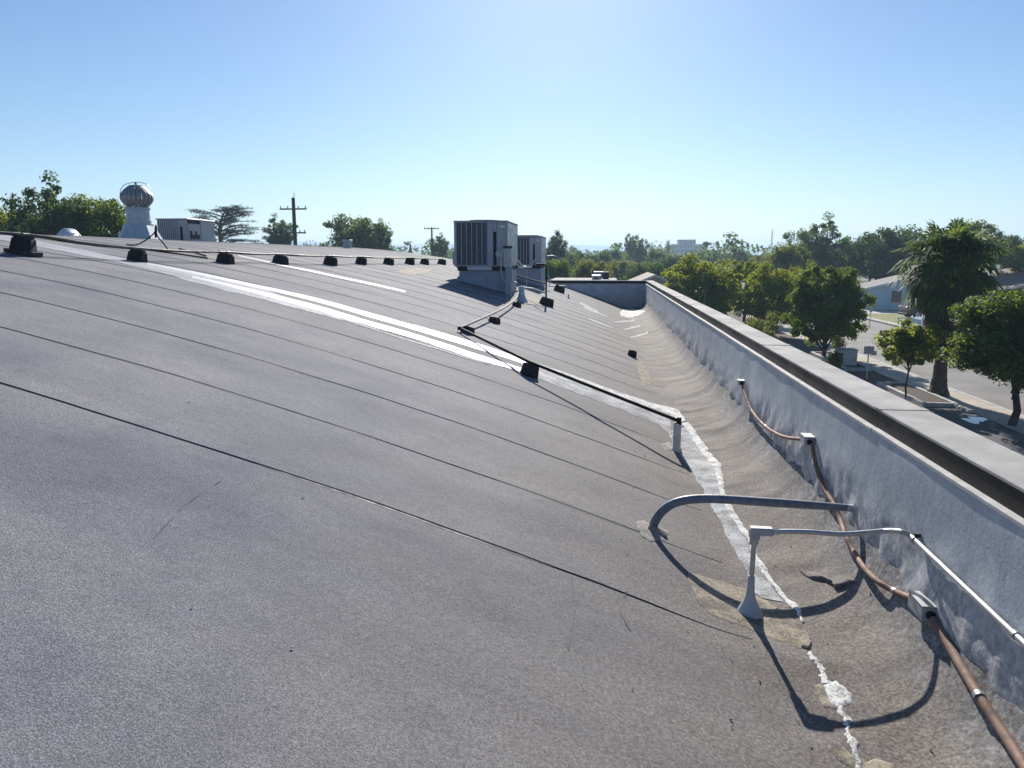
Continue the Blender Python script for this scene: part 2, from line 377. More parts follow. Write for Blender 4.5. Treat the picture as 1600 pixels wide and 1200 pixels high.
M['tyre'] = simple('tyre_rubber', (.02, .02, .02), .85, var=.3)
M['rim'] = simple('alloy_rim', (.5, .5, .5), .3, .8, var=.1)
M['lamp_red'] = simple('tail_lamp', (.35, .02, .02), .2)
M['lamp_clear'] = simple('head_lamp', (.7, .7, .7), .15)
M['tower_wall'] = simple('pale_concrete_tower', (.46, .43, .40), .85, var=.08, scale=.05, obj=False)
M['sign'] = simple('sign_back_grey', (.42, .43, .45), .45, .3, var=.1)
M['skylight'] = simple('clear_dome', (.62, .68, .70), .2, var=.1)
M['tower_steel'] = simple('mast_paint', (.50, .38, .36), .6, .2)

# ================================================================== SETTING
def sheet(name, x0, x1, y0, y1, z, mat, th=.3, label=None):
    mb = MB(); mb.box(x0, x1, y0, y1, z - th, z); o = mb.build(name, mat); tag(o, kind='structure'); return o
g = MB(); g.box(-4400, 4400, -1100, 4400, -1.0, -.02); tag(g.build('ground', M['ground']), kind='structure')
XK0, XK1 = 14.55, 23.6                                     # near and far kerb of the street
sheet('parking_lot', 1.9, 11.3, -30, 75, .0, M['lot'])
sheet('street', XK0 + .15, XK1 - .15, -40, 330, -.012, M['asphalt'], .25)
cross = MB(); cross.box(-120, XK0 - .2, 78, 86, -.25, -.010); tag(cross.build('cross_street', M['asphalt']), kind='structure')
def kerbed(name, x0, x1, y0, y1, mat): return sheet(name, x0, x1, y0, y1, .115, mat, .4)
walk = tag(bpy.data.objects.new('sidewalk', None), kind='structure'); COL.objects.link(walk)
y = 8.0
while y < 76:                                              # near walk is poured in panels
    mb = MB(); z = .118 + random.uniform(-.003, .003); mb.box(13.05, 14.35, y, y + 1.485, z - .2, z, ch=.008); mb.build('paving_panel', M['concrete'], walk); y += 1.5
y = 8.0
while y < 76:
    mb = MB(); mb.box(14.36, 14.55, y, y + 2.98, -.25, .13, ch=.015); mb.build('kerb_stone', M['kerb'], walk); y += 3.0
walk2 = tag(bpy.data.objects.new('far_sidewalk', None), kind='structure'); COL.objects.link(walk2)
y = 20.0
while y < 110:
    mb = MB(); mb.box(XK1, XK1 + .2, y, y + 2.98, -.25, .13, ch=.015); mb.build('kerb_stone', M['kerb'], walk2)
    mb = MB(); mb.box(XK1 + .22, XK1 + .75, y, y + 2.98, -.1, .12, ch=.008); mb.build('paving_panel', M['concrete'], walk2); y += 3.0
# planting strip between lot and walk
sheet('planting_strip', 11.3, 13.04, -5, 76, .085, M['mulch'], .3)
def kerb_bed(x0, x1, y0, y1):
    for a in ((x0, x1, y0, y0 + .15), (x0, x1, y1 - .15, y1), (x0, x0 + .15, y0 + .16, y1 - .16), (x1 - .15, x1, y0 + .16, y1 - .16)):
        mb = MB(); mb.box(*a, 0, .24, ch=.012); mb.build('kerb_stone', M['kerb'], walk)
    mb = MB(); mb.box(x0 + .16, x1 - .16, y0 + .16, y1 - .16, .0, .19); tag(mb.build('planting_bed', M['mulch']), kind='structure')
kerb_bed(11.75, 13.0, 28.6, 33.4)
kerb_bed(11.75, 13.0, 37.5, 44)
sheet('lot_apron', 11.31, 13.03, 12, 28.4, .094, M['lot'], .1)
# puddle in the shade of the planting strip
pu = MB(); pts = []
pc = Vector(((12.55), 26.4, .099))
for k in range(22):
    a = 2 * math.pi * k / 22; rr = .42 * (1 + .5 * math.sin(2 * a + .6) + .22 * math.sin(5 * a)); pts.append((pc.x + rr * .75 * math.cos(a), pc.y + rr * 1.35 * math.sin(a), pc.z))
pu.add(pts, [tuple(range(22))]); tag(pu.build('puddle', M['water']), kind='structure')
# far side lawns and drives
sheet('front_lawn', XK1 + .78, 28.2, 60.5, 76.8, .10, M['lawn'], .2)
sheet('side_lawn', XK1 + .78, 60, 30, 54, .10, M['lawn'], .2)
sheet('far_lawn', XK1 + .78, 60, 82, 110, .10, M['lawn'], .2)
dv = MB(); dv.box(XK1 + .78, 40, 77, 81.8, -.1, .11); tag(dv.build('driveway', M['kerb']), kind='structure')
dv = MB(); dv.box(28.3, 42, 58, 76.9, -.1, .105); tag(dv.build('side_driveway', M['kerb']), kind='structure')
# hills on the horizon
def hills():
    n = 220; V = []; F = []
    for i in range(n):
        a = R(-62) + R(124) * i / (n - 1); D = 3000
        x = math.sin(a) * D; y = math.cos(a) * D
        h = 50 + 22 * (vnoise(i * .045, 1.0, 2) + .4) + 12 * vnoise(i * .16, 3.0, 5) + 4 * vnoise(i * .5, 3.0, 6)
        for k, (dd, hh) in enumerate(((-450, -2), (-200, .45 * h), (0, h), (350, .7 * h), (750, -2))):
            V.append((x * (D + dd) / D, y * (D + dd) / D, float(hh) + (0 if k in (0, 4) else 2 * float(vnoise(i * .7, k, 9)))))
    return mesh_np('hills', V, grid_faces(n, 5), M['hill'], True)
tag(link('hills', hills()), kind='structure')

# ================================================================== THE BUILDING UNDER THE CAMERA
Y0 = -8.0; XL = -23.9; XO = 1.745
ZC = H - .81                               # top of the coping
bld = thing('commercial_building', (-11, 10, 0), 'barrel-roofed commercial building in the foreground, grey cap sheet roof behind a silver painted parapet', 'building')
xs = np.concatenate([np.arange(-22.6, -6, .55), np.arange(-6, -.4, .16), np.arange(-.4, .4, .07), np.arange(.4, 1.3, .04), np.arange(1.3, XW - .004, .018), [XW - .003]])
dk = MB()
dx = list(np.linspace(XL + .2, XW - .12, 60)); dz = [float(prof(x)) - .06 for x in dx]
dk.prism([(x, z) for x, z in zip(dx, dz)] + [(x, z - .25) for x, z in zip(dx[::-1], dz[::-1])], 'y', Y0 + .05, YEND - .05)
deck = dk.build('roof', M['bitumen'], bld)
k0 = int(math.floor((Y0 - SEAM0) / SEAMD)) + 1; k1 = int(math.ceil((YEND - SEAM0) / SEAMD))
for k in range(k0, k1):                    # each sheet laps over the one in front of it
    ya = SEAM0 + k * SEAMD; yb = min(ya + SEAMD, YEND)
    ny = 22 if 0 < ya < 9 else 12
    ys = np.linspace(ya, yb - 2e-6, ny)
    X, Y = np.meshgrid(xs, ys, indexing='ij')
    wob = (0 if k < 0 else .012 if k != 0 else .030) * vnoise(xs * 1.1, xs * 0 + k * 3.3, 11) + (0 if k < 0 else .008) * vnoise(xs * 4.5, xs * 0 + k * 1.7, 12)
    wob = wob - (.018 if k == 0 else .010)      # every lap reaches over the sheet before it
    fade = 1 - sstep(.25, .75, xs)
    Yw = Y.copy(); Yw[:, 0] += wob * fade
    Z = zroof(X, Y + 1e-6)
    extra = (.001 if k == 0 else .0) * (1 - sstep(.2, .8, xs))
    Z += extra[:, None] * np.linspace(1, 0, ny)[None] ** 2
    V = np.stack([X, Yw, Z], -1).reshape(-1, 3); F = grid_faces(len(xs), ny); mi = np.zeros(len(F), int)
    sel = np.where(xs < (.72 if k >= 0 else -99))[0]; n0 = len(V)
    if k < 0: link('roof_sheet', mesh_np('roof_sheet', V, F, M['roof'], True), deck); continue
    ly = Yw[sel, 0]; lx = xs[sel]
    wsk = (.0025 + .016 * np.abs(vnoise(lx * 2.2, lx * 0 + k, 13) + .5) ** 2.5 * (.6 + .8 * (vnoise(lx * 21, lx * 0 + k, 14) + .5)) * (1.5 if k == 0 else 1)) * fade[sel] + .001
    yprev = np.full(len(sel), ya - 1e-6)
    zprev = zroof(lx, np.minimum(ly, ya) - .0001 - 0 * lx)
    b0 = np.stack([lx, ly - .002, zprev - .004], -1)
    A = np.stack([lx, ly, Z[sel, 0]], -1); B = np.stack([lx, ly - .003, zprev + .0022], -1); C = np.stack([lx, ly - wsk, zroof(lx, ly - wsk) + .0012], -1)
    V = np.concatenate([V, np.stack([A, B, C], 1).reshape(-1, 3)])
    f2 = grid_faces(len(sel), 3) + n0
    F = np.concatenate([F, f2]); mi = np.concatenate([mi, np.ones(len(f2), int)])
    me = mesh_np('roof_sheet', V, F[:, ::-1] if False else F, [M['roof'], M['bitumen']], True, mi)
    link('roof_sheet', me, deck)

# ---- parapet along the street, its trim and coping pieces
ysw = np.concatenate([np.arange(Y0, 1.5, .25), np.arange(1.5, 7, .035), np.arange(7, 14, .09), np.arange(14, YEND + .1, .25)]); ysw[-1] = YEND
zsw = np.concatenate([np.linspace(H - 1.85, H - 1.2, 22), np.linspace(H - 1.17, ZC - .115, 8)])
Yg, Zg = np.meshgrid(ysw, zsw, indexing='ij')
low = 1 - sstep(H - 1.55, H - 1.15, Zg + .18 * vnoise(Yg * 2, Zg * 2, 21))
Xg = XW - .004 - low * (.020 + .026 * vnoise(Yg * 6, Zg * 7, 22) + .016 * vnoise(Yg * 17, Zg * 16, 23)) - .005 * vnoise(Yg * 3, Zg * 4, 24)
Xg[:, -1] = XW
nY, nZ = Xg.shape
V = np.stack([Xg, Yg, Zg], -1).reshape(-1, 3); F = grid_faces(nY, nZ)
pw = link('parapet_wall', mesh_np('parapet_wall', V, F[:, ::-1], M['wall'], True), bld)
core = MB(); core.box(XW + .012, XO - .02, Y0, YEND + .22, 0, ZC - .118); core.build('street_wall', M['stucco'], bld)
y = Y0; n = 0
LED = [3.05] * 20
while y < YEND:
    ye = min(y + 2.44, YEND + .02)
    mb = MB(); j = random.uniform(-.0015, .0015)
    mb.box(XW - .012 + j, XW + .04, y + .002, ye - .002, ZC - .128 + j, ZC - .108 + j, ch=.003)
    mb.build('ledge_trim', M['ledge'], pw)
    y = ye
y = Y0
while y < YEND + .2:
    ye = min(y + 3.05, YEND + .245)
    j = random.uniform(-.002, .002)
    cap = MB(); cap.box(XW + .016 + j, XO, y + .002, ye - .002, ZC - .016 + j, ZC + j, ch=.003); c = cap.build('coping_cap', M['coping_top'], pw)
    fa = MB(); fa.box(XW + .022 + j, XW + .06, y + .001, ye - .001, ZC - .107, ZC - .0165 + j); fa.build('coping_face', M['coping_face'], pw)
    if y > Y0 + .1:
        sp = MB(); sp.box(XW + .012, XO + .002, y - .04, y + .04, ZC + j + .001, ZC + .0035 + j); sp.build('splice_plate', M['coping_top'], pw)
    y = ye
# end parapet: level where it stands above the roof, then it follows the barrel
ew = MB(); ex = list(np.linspace(XL, XO - .03, 90)); top = [max(ZC - .118, float(prof(min(x, XW - .3))) - .02) for x in ex]
ew.prism([(x, z) for x, z in zip(ex, top)] + [(ex[-1], 0), (ex[0], 0)], 'y', YEND, YEND + .24)
ewo = ew.build('end_wall', M['wall'], bld)
xe = -2.55
y = xe; cuts = [xe, -.55, XW + .01]
for a, b in zip(cuts[:-1], cuts[1:]):
    mb = MB(); mb.box(a + .002, b - .002, YEND - .012, YEND + .03, ZC - .128, ZC - .110, ch=.003); mb.build('ledge_trim', M['ledge'], ewo)
    mb = MB(); mb.box(a + .002, b - .002, YEND + .016, YEND + .245, ZC - .014, ZC + .002, ch=.003); mb.build('coping_cap', M['coping_top'], ewo)
    mb = MB(); mb.box(a + .001, b - .001, YEND + .022, YEND + .06, ZC - .109, ZC - .0145); mb.build('coping_face', M['coping_face'], ewo)
bw = MB(); bw.prism([(x, z - .3) for x, z in zip(ex, top)] + [(ex[-1], 0), (ex[0], 0)], 'y', Y0 - .24, Y0); bw.build('rear_wall', M['stucco'], bld)
lw = MB(); lw.box(XL - .25, XL, Y0 - .24, YEND + .24, 0, ZC); lw.build('side_wall', M['stucco'], bld)

# ---- coatings and patches lying on the sheets
def strip_on_roof(name, pairs, mat, lift=.004, n=160, jit=.02, nw=5, seed=1, parent=None, freq=9.0):
    # pairs: (edge A pixel, edge B pixel) along the strip -> a thin sheet that hugs the roof, ragged along both edges
    P = [(roofp(*a), roofp(*b)) for a, b in pairs]
    L = [0]
    for i in range(1, len(P)): L.append(L[-1] + ((P[i][0] + P[i][1]) / 2 - (P[i - 1][0] + P[i - 1][1]) / 2).length)
    s = np.linspace(0, L[-1], n)
    def ip(i, c): return np.interp(s, L, [p[i][c] for p in P])
    ax, ay, bx, by = ip(0, 0), ip(0, 1), ip(1, 0), ip(1, 1)
    w = np.hypot(ax - bx, ay - by); ux, uy = (ax - bx) / w, (ay - by) / w
    ja = jit * (vnoise(s * freq, s * 0, seed) * 1.3 + vnoise(s * freq * 3.1, s * 0, seed + 50) * .9)
    jb = jit * (vnoise(s * freq, s * 0 + 9, seed) * 1.3 + vnoise(s * freq * 3.1, s * 0 + 9, seed + 50) * .9)
    ax, ay = ax + ux * ja, ay + uy * ja; bx, by = bx - ux * jb, by - uy * jb
    t = np.linspace(0, 1, nw)[None]
    X = ax[:, None] * (1 - t) + bx[:, None] * t; Y = ay[:, None] * (1 - t) + by[:, None] * t
    prof_ = np.where((t > .01) & (t < .99), 1.0, .15)
    Z = zroof(X, Y) + np.maximum(lift * prof_, .0012) + lip_amp(X) * .35
    return link(name, mesh_np(name, np.stack([X, Y, Z], -1).reshape(-1, 3), grid_faces(n, nw), mat, True), parent or deck)
def blob_on_roof(name, pix, mat, lift=.004, seed=1, jit=.015, rings=5):
    P = [roofp(*q) for q in pix]; P = [(p.x, p.y) for p in P]; m = len(P); n = 64
    cx = sum(p[0] for p in P) / m; cy = sum(p[1] for p in P) / m
    V = []; F = []
    for r in range(rings + 1):
        for k in range(n):
            u = k / n * m; i = int(u); f = u - i; a, b = P[i % m], P[(i + 1) % m]
            x = a[0] * (1 - f) + b[0] * f; y = a[1] * (1 - f) + b[1] * f
            q = (1 + jit * 10 * float(vnoise(k * .45, seed, seed))) * (r / rings) if r else .02
            x = cx + (x - cx) * q; y = cy + (y - cy) * q
            V.append((x, y, zroof1(x, y) + (lift if r < rings else .001) + float(lip_amp(x)) * .35))
    for r in range(rings):
        for k in range(n): F.append((r * n + k, r * n + (k + 1) % n, (r + 1) * n + (k + 1) % n, (r + 1) * n + k))
    return link(name, mesh_np(name, V, F, mat, True), deck)
strip_on_roof('white_coating_band', [((230, 411), (230, 414)), ((330, 430), (330, 435)), ((481, 463), (481, 469)), ((560, 484), (560, 491)), ((640, 506), (640, 513)), ((737, 534), (737, 543)), ((822, 563), (822, 570))], M['white_coat'], seed=3, jit=.010, lift=.0065)
strip_on_roof('white_coating_band', [((300, 432), (300, 436)), ((390, 452), (390, 458)), ((481, 474), (481, 482)), ((560, 497), (560, 504.5)), ((640, 519), (640, 526.5)), ((737, 551), (737, 559.5)), ((822, 578), (822, 584.5))], M['white_coat'], seed=5, jit=.014, lift=.0065)
strip_on_roof('white_coating_band', [((560, 507.5), (560, 508.5)), ((640, 530.5), (640, 532.5)), ((720, 556), (720, 558)), ((765, 570), (765, 571))], M['thin_coat'], seed=9, jit=.012, lift=.005)
strip_on_roof('white_coating_band', [((822, 563.5), (822, 585)), ((880, 583), (880, 607)), ((965, 614), (965, 639)), ((1030, 636), (1030, 664)), ((1048, 640), (1048, 680))], M['silver_coat'], lift=.003, seed=7, jit=.014, n=120, nw=8)
strip_on_roof('white_coating_bead', [((822, 562), (822, 566)), ((880, 582), (880, 588)), ((965, 612), (965, 620)), ((1030, 633), (1030, 643)), ((1046, 636), (1044, 648)), ((1060, 641), (1054, 652)), ((1072, 658), (1062, 662))], M['bead'], lift=.005, seed=8, n=140)
strip_on_roof('thin_wash_band', [((-30, 362), (-30, 371)), ((70, 379), (70, 387)), ((140, 393), (140, 402)), ((219, 408), (219, 419)), ((350, 434), (350, 455)), ((400, 447), (400, 466)), ((460, 471), (460, 482)), ((540, 499), (540, 502)), ((600, 517), (600, 518))], M['thin_coat'], lift=.0018, seed=15, jit=.05)
strip_on_roof('white_seam_line', [((372, 399), (372, 400.6)), ((440, 413.5), (440, 416)), ((540, 434), (540, 437)), ((633, 455), (633, 457))], M['white_coat'], seed=17, jit=.008)
lapm = coat_material('lap_shadow_grit', (.085, .085, .092), (.165, .163, .172), .46, .6, .9, (8, 8, 1), 90)  # darker granules paint in the shadow line of each end lap
for i, L_ in enumerate(([(345, 752), (312, 772), (283, 795), (258, 822), (240, 842)], [(893, 900), (897, 935), (895, 975), (888, 1018)], [(980, 925), (968, 955), (985, 985)])):
    strip_on_roof('end_lap', [((a - .6, b), (a + .6, b)) for a, b in L_], lapm, lift=.0015, seed=70 + i, n=70, jit=.004, nw=3)
def c8(x, y): return (960 + x / 3.53, 560 + y / 3.53)
def c1(x, y): return (980 + x / 2.58, 740 + y / 2.58)
strip_on_roof('valley_coating_band', [(c8(290, 400), c8(400, 380)), (c8(340, 500), c8(455, 470)), (c8(400, 590), c8(515, 545)), (c8(450, 660), c8(585, 640)), (c8(495, 745), c8(598, 740)), (c8(535, 810), c8(630, 840)), (c8(585, 900), c8(685, 925)), (c8(610, 980), c8(745, 1010)), (c8(660, 1060), c8(785, 1100)), (c1(470, 370), c1(545, 385)), (c1(500, 450), c1(590, 455)), (c1(540, 500), c1(640, 520))],
              M['silver_coat'], lift=.003, seed=21, n=220, nw=9, jit=.018)
strip_on_roof('valley_sealant_bead', [(c8(372, 360), c8(412, 355)), (c8(425, 435), c8(462, 425)), (c8(475, 510), c8(520, 500)), (c8(525, 575), c8(580, 580)), (c8(560, 640), c8(600, 640)), (c8(575, 740), c8(608, 740)), (c8(618, 830), c8(650, 825)), (c8(672, 920), c8(705, 915)), (c8(735, 1000), c8(760, 992)), (c1(512, 330), c1(530, 325)), (c1(540, 390), c1(562, 385)), (c1(610, 485), c1(632, 480)), (c1(680, 560), c1(700, 552)), (c1(700, 610), c1(713, 605))],
              M['bead'], lift=.005, seed=23, n=300, jit=.012, freq=14)
strip_on_roof('valley_sealant_bead', [(c1(722, 722), c1(745, 718)), (c1(750, 760), c1(775, 755)), (c1(775, 810), c1(802, 812)), (c1(790, 845), c1(815, 842))], M['bead'], lift=.0035, seed=25, n=90, jit=.02, freq=20)
strip_on_roof('valley_sealant_bead', [(c1(845, 930), c1(885, 930)), (c1(870, 1000), c1(895, 998)), (c1(890, 1060), c1(915, 1055)), (c1(915, 1130), c1(938, 1125)), (c1(920, 1180), c1(945, 1178))], M['bead'], lift=.0035, seed=27, n=110, jit=.02, freq=20)
blob_on_roof('white_sealant_patch', [c1(785, 850), c1(840, 832), c1(880, 860), c1(915, 890), c1(900, 925), c1(850, 940), c1(810, 915)], M['bead'], .007, 3)
blob_on_roof('tan_mastic_patch', [c1(755, 850), c1(790, 845), c1(820, 920), c1(850, 950), c1(790, 940)], M['tan_patch'], .006, 5)
strip_on_roof('tan_mastic_patch', [(c1(246, 400), c1(246, 425)), (c1(300, 408), c1(285, 520)), (c1(380, 430), c1(330, 568)), (c1(470, 462), c1(430, 600)), (c1(560, 510), c1(530, 640)), (c1(640, 560), c1(610, 680)), (c1(705, 615), c1(680, 700)), (c1(740, 660), c1(715, 712))], M['tan_patch'], lift=.003, seed=31, nw=12, n=90)
blob_on_roof('tan_mastic_patch', [c1(690, 670), c1(725, 645), c1(745, 690), c1(735, 715), c1(700, 705)], M['tan_patch'], .010, 6)
blob_on_roof('tan_mastic_patch', [c1(800, 1060), c1(860, 1095), c1(930, 1145), c1(930, 1180), c1(860, 1160), c1(815, 1110)], M['tan_patch'], .004, 8)
blob_on_roof('tan_mastic_patch', [c1(945, 1165), c1(1000, 1140), c1(1075, 1165), c1(1090, 1200), c1(960, 1200)], M['tan_patch'], .004, 9)
blob_on_roof('pale_mastic_patch', [(992, 818), (1003, 814), (1020, 822), (1045, 832), (1040, 846), (1018, 848), (1002, 838)], M['pale_patch'], .006, 11)
blob_on_roof('tan_mastic_patch', [(618, 424), (645, 419), (676, 421), (668, 427), (645, 430), (628, 428)], M['tan_patch'], .006, 13)
blob_on_roof('tan_mastic_patch', [(798, 468), (812, 462), (832, 464), (846, 470), (834, 479), (812, 476)], M['tan_patch'], .006, 15)
blob_on_roof('tan_mastic_patch', [(993, 566), (1003, 564), (1014, 580), (1020, 598), (1006, 602), (998, 585)], M['tan_patch'], .004, 17)
blob_on_roof('pale_mastic_patch', [(1030, 694), (1045, 691), (1056, 695), (1056, 703), (1040, 703)], M['pale_patch'], .005, 18)
blob_on_roof('white_sealant_patch', [(968, 487), (976, 482), (990, 483), (1008, 485), (998, 492), (982, 497), (972, 494)], M['bead'], .012, 19)
for i, (a, b) in enumerate((((906, 473), (934, 487)), ((912, 480), (950, 495)), ((920, 498), (958, 513)), ((960, 504), (992, 500)), ((975, 515), (1000, 509)), ((985, 528), (1012, 519)))):
    dx_, dy_ = b[0] - a[0], b[1] - a[1]
    strip_on_roof('white_seam_line', [((a[0], a[1] - .9), (a[0], a[1] + .9)), ((a[0] + dx_ / 2, a[1] + dy_ / 2 - 1.2), (a[0] + dx_ / 2, a[1] + dy_ / 2 + 1.2)), ((b[0], b[1] - .7), (b[0], b[1] + .7))], M['thin_coat'], seed=40 + i, n=40, jit=.02)
# leaf litter and grit caught on the roof, mostly in the valley
def debris():
    r = np.random.default_rng(12); n = 260
    x = np.where(r.random(n) < .93, .75 + .28 * r.normal(size=n), -4 + 4.5 * r.random(n)); x = np.clip(x, -5, 1.36); y = 1.8 + 14 * r.random(n) ** 1.6
    z = zroof(x, y) + .004; C = np.stack([x, y, z], -1); N = np.array([0, 0, 1.0]) + r.normal(size=(n, 3)) * .35; N /= np.linalg.norm(N, axis=1)[:, None]
    V, F = leaf_quads(C, N, .008 + .018 * r.random(n) ** 2, .5, r); return mesh_np('roof_debris', V, F, M['litter'])
def leaf_quads(C, N, L, wd, r):
    # C centres (n,3), N normals, L lengths -> rhombic leaves, one island each
    n = len(C); a = r.normal(size=(n, 3)); u = np.cross(N, a); u /= np.linalg.norm(u, axis=1)[:, None] + 1e-9; v = np.cross(N, u)
    L = L[:, None]; cup = N * L * .10
    V = np.stack([C - u * L * .5, C + v * L * wd * .5 + cup, C + u * L * .5, C - v * L * wd * .5 + cup], 1).reshape(-1, 3)
    F = np.arange(4 * n).reshape(-1, 4); return V, F
tag(link('leaf_litter', debris()), 'scattered dry leaf bits and grit on the roof sheets', 'litter', kind='stuff')
# torn, lifted edge of the membrane near the wall
def torn_edge():
    px = [c1(700, 395), c1(740, 425), c1(790, 430), c1(825, 450), c1(835, 470), c1(870, 462), c1(905, 445), c1(935, 455)]
    P = [roofp(*p) for p in px]; s = np.linspace(0, len(P) - 1, 60)
    X = np.interp(s, range(len(P)), [p.x for p in P]); Y = np.interp(s, range(len(P)), [p.y for p in P])
    Y = Y + .006 * vnoise(s * 6, s * 0, 61)
    V = []
    for i in range(60):
        e = math.sin(math.pi * i / 59); t = .022 * e + .004
        z = zroof1(X[i], Y[i])
        V += [(X[i], Y[i] - .001, z - .004), (X[i], Y[i] - .004 * e, z + t), (X[i], Y[i] + .05, zroof1(X[i], Y[i] + .05) + t * .55), (X[i], Y[i] + .13, zroof1(X[i], Y[i] + .13) + .001)]
    return link('torn_membrane_edge', mesh_np('torn', V, grid_faces(60, 4), M['roof'], True), deck)
torn_edge()

# ================================================================== THINGS ON THE ROOF
def cyl_between(mb, a, b, r, n=10, mi=0): return mb.tube([a, b], r, n, mi)
def bez(P, n=8):                            # smooth polyline through points
    P = [Vector(p) for p in P]; out = []
    for i in range(len(P) - 1):
        p0 = P[max(i - 1, 0)]; p1 = P[i]; p2 = P[i + 1]; p3 = P[min(i + 2, len(P) - 1)]
        for k in range(n):
            t = k / n; out.append(.5 * ((2 * p1) + (p2 - p0) * t + (2 * p0 - 5 * p1 + 4 * p2 - p3) * t * t + (3 * p1 - p0 - 3 * p2 + p3) * t ** 3))
    out.append(P[-1]); return out

# ---- rubber pipe supports: trapezoid blocks with a channel on top
def block_mesh(L=.25, W=.15, Hh=.13, chan=True):
    mb = MB(); t = .82
    rings = []
    for z, k in ((0, 1.0), (.012, 1.02), (Hh - .02, t + .02), (Hh - .006, t), (Hh, t - .05)):
        a, b = L / 2 * (1 - (1 - k) * .45), W / 2 * k; c = .012
        rings.append([(-a + c, -b, z), (a - c, -b, z), (a, -b + c, z), (a, b - c, z), (a - c, b, z), (-a + c, b, z), (-a, b - c, z), (-a, -b + c, z)])
    mb.loft(rings); return mb
blk = block_mesh().mesh('support_block', M['black_rubber'])
chn = MB()
chn.add([], []); chn.box(-.11, .11, -.022, .022, .131, .136); chn.box(-.11, .11, -.022, -.018, .136, .158); chn.box(-.11, .11, .018, .022, .136, .158)
chm = chn.mesh('strut_channel', M['channel'])
def slope_rot(x):
    return math.atan((float(prof(x + .1)) - float(prof(x - .1))) / .2)
def support(p, label, rz=0.0, sc=(1, 1, 1), grp='rubber pipe supports on the roof', channel=True, tilt=True):
    e = thing('pipe_support', p, label, 'pipe support', grp)
    for me, nm in ((blk, 'rubber_block'), (chm, 'strut_channel')):
        if nm == 'strut_channel' and not channel: continue
        o = bpy.data.objects.new(nm, me); COL.objects.link(o); o.parent = e
    e.rotation_euler = (0, -slope_rot(p[0]) if tilt else 0, rz); e.scale = sc
    return e
row = [(37, 399), (214, 408), (352, 411), (438, 412), (516, 414), (564, 413), (607, 413), (640, 413), (663, 413), (690, 413)]
words = ['leftmost of the pipe row, stacked on a flat timber', 'below the black forked cable', 'third from the left of the pipe row', 'fourth from the left of the pipe row', 'fifth from the left of the pipe row', 'sixth from the left of the pipe row', 'seventh from the left of the pipe row', 'third before the large air conditioner in the pipe row', 'second before the large air conditioner in the pipe row', 'touching the left side of the large air conditioner']
rowp = []
for i, (q, w) in enumerate(zip(row, words)):
    p = roofp(*q); p.z += -.004
    if i == 0:
        tb = MB(); sl = slope_rot(p.x); c, s_ = math.cos(sl), math.sin(sl)
        tb.obox((p.x, p.y, p.z + .03), (c * .17, 0, s_ * .17), (0, .07, 0), (-s_ * .022, 0, c * .022)); tb.obox((p.x - .02, p.y + .02, p.z - .002), (c * .15, .01, s_ * .15), (0, .05, 0), (-s_ * .012, 0, c * .012))
        tag(tb.build('timber_packer', M['wood_pole']), 'dark flat timber packer under the leftmost rubber pipe support', 'timber')
        p.z += .052
    SUP = support(p, 'black rubber block ' + w, rz=random.uniform(-.22, .22), sc=(random.uniform(.9, 1.0) * (.88 if i < 2 else 1), random.uniform(.9, 1.1), random.uniform(.9, 1.02)))
    rowp.append(p + Vector((0, 0, .158 * SUP.scale.z)))
ext = [rowp[0] + (rowp[0] - rowp[3]).normalized() * 4.2 + Vector((-.45, 0, .05))] + rowp
acA = Vector((-3.75, 17.9, rowp[-1].z)); 
def run(off, dz, r, name, mat, label, cat='pipe', tail=True):
    P = [p + Vector((off, 0, dz + r)) for p in ext]
    P2 = []
    for a, b in zip(P[:-1], P[1:]):
        P2.append(a); m = (a + b) / 2 + Vector((random.uniform(-.01, .01), 0, -.012)); P2.append(m)
    P2.append(P[-1])
    mb = MB(); mb.tube(bez(P2, 4), r, 10); e = thing(name, P[0], label, cat)
    mb.build('pipe_run', mat, e, True)
    cp = MB()
    for p in P[1::2]:
        cp = MB(); cp.tube([p + Vector((0, -.05, 0)), p + Vector((0, .05, 0))], r * 1.25, 10); cp.build('coupling', mat, e, True)
run(-.06, .0, .019, 'gas_pipe', M['black_pipe'], 'dark iron pipe on the rubber blocks, farther of the two running along the roof')
run(.05, .0, .014, 'electrical_conduit', M['grey_iron'], 'thin grey steel conduit on the rubber blocks, nearer of the two running along the roof', 'conduit')

# ---- forked black cable and two loose conduits lying on the roof
fk = thing('forked_cable', roofp(235, 390), 'black cable rising to a point and splitting into two legs beside the pipe row', 'cable')
pk = roofp(235, 391); yk = pk.y + .35
L_ = [aty(198, 384.5, yk), aty(213, 382.5, yk), aty(228, 375, yk), aty(239, 366, yk), aty(243, 360, yk), aty(243.5, 353, yk)]
R_ = [aty(263, 386, yk), aty(256, 381, yk), aty(249, 373, yk), aty(244.5, 365, yk), aty(243.6, 358, yk), aty(244, 353, yk)]
for L2 in (L_, R_):
    L2[0].z = zroof1(L2[0].x, L2[0].y) + .008
    mb = MB(); mb.tube(bez(L2, 5), .010, 8); mb.build('cable_leg', M['black_pipe'], fk, True)
mb = MB(); mb.tube([aty(243.3, 372, yk), aty(243.5, 366, yk), aty(243.6, 355, yk), aty(243.7, 351, yk)], [.012, .02, .018, .008], 8); mb.build('cable_tie', M['black_pipe'], fk, True)
for i, (a, b, lab) in enumerate((((228, 393.5), (325, 405), 'loose dark conduit lying on the roof by the second rubber block, nearer of a pair'), ((280, 391.5), (322, 401.5), 'short loose dark conduit lying on the roof, farther of a pair'))):
    p, q = roofp(*a, .03), roofp(*b, .014); mb = MB(); mb.tube([p, (p + q) / 2 + Vector((0, 0, .004)), q], .012, 8); tag(mb.build('loose_conduit', M['black_pipe'], None, True), lab, 'conduit', 'loose conduits')

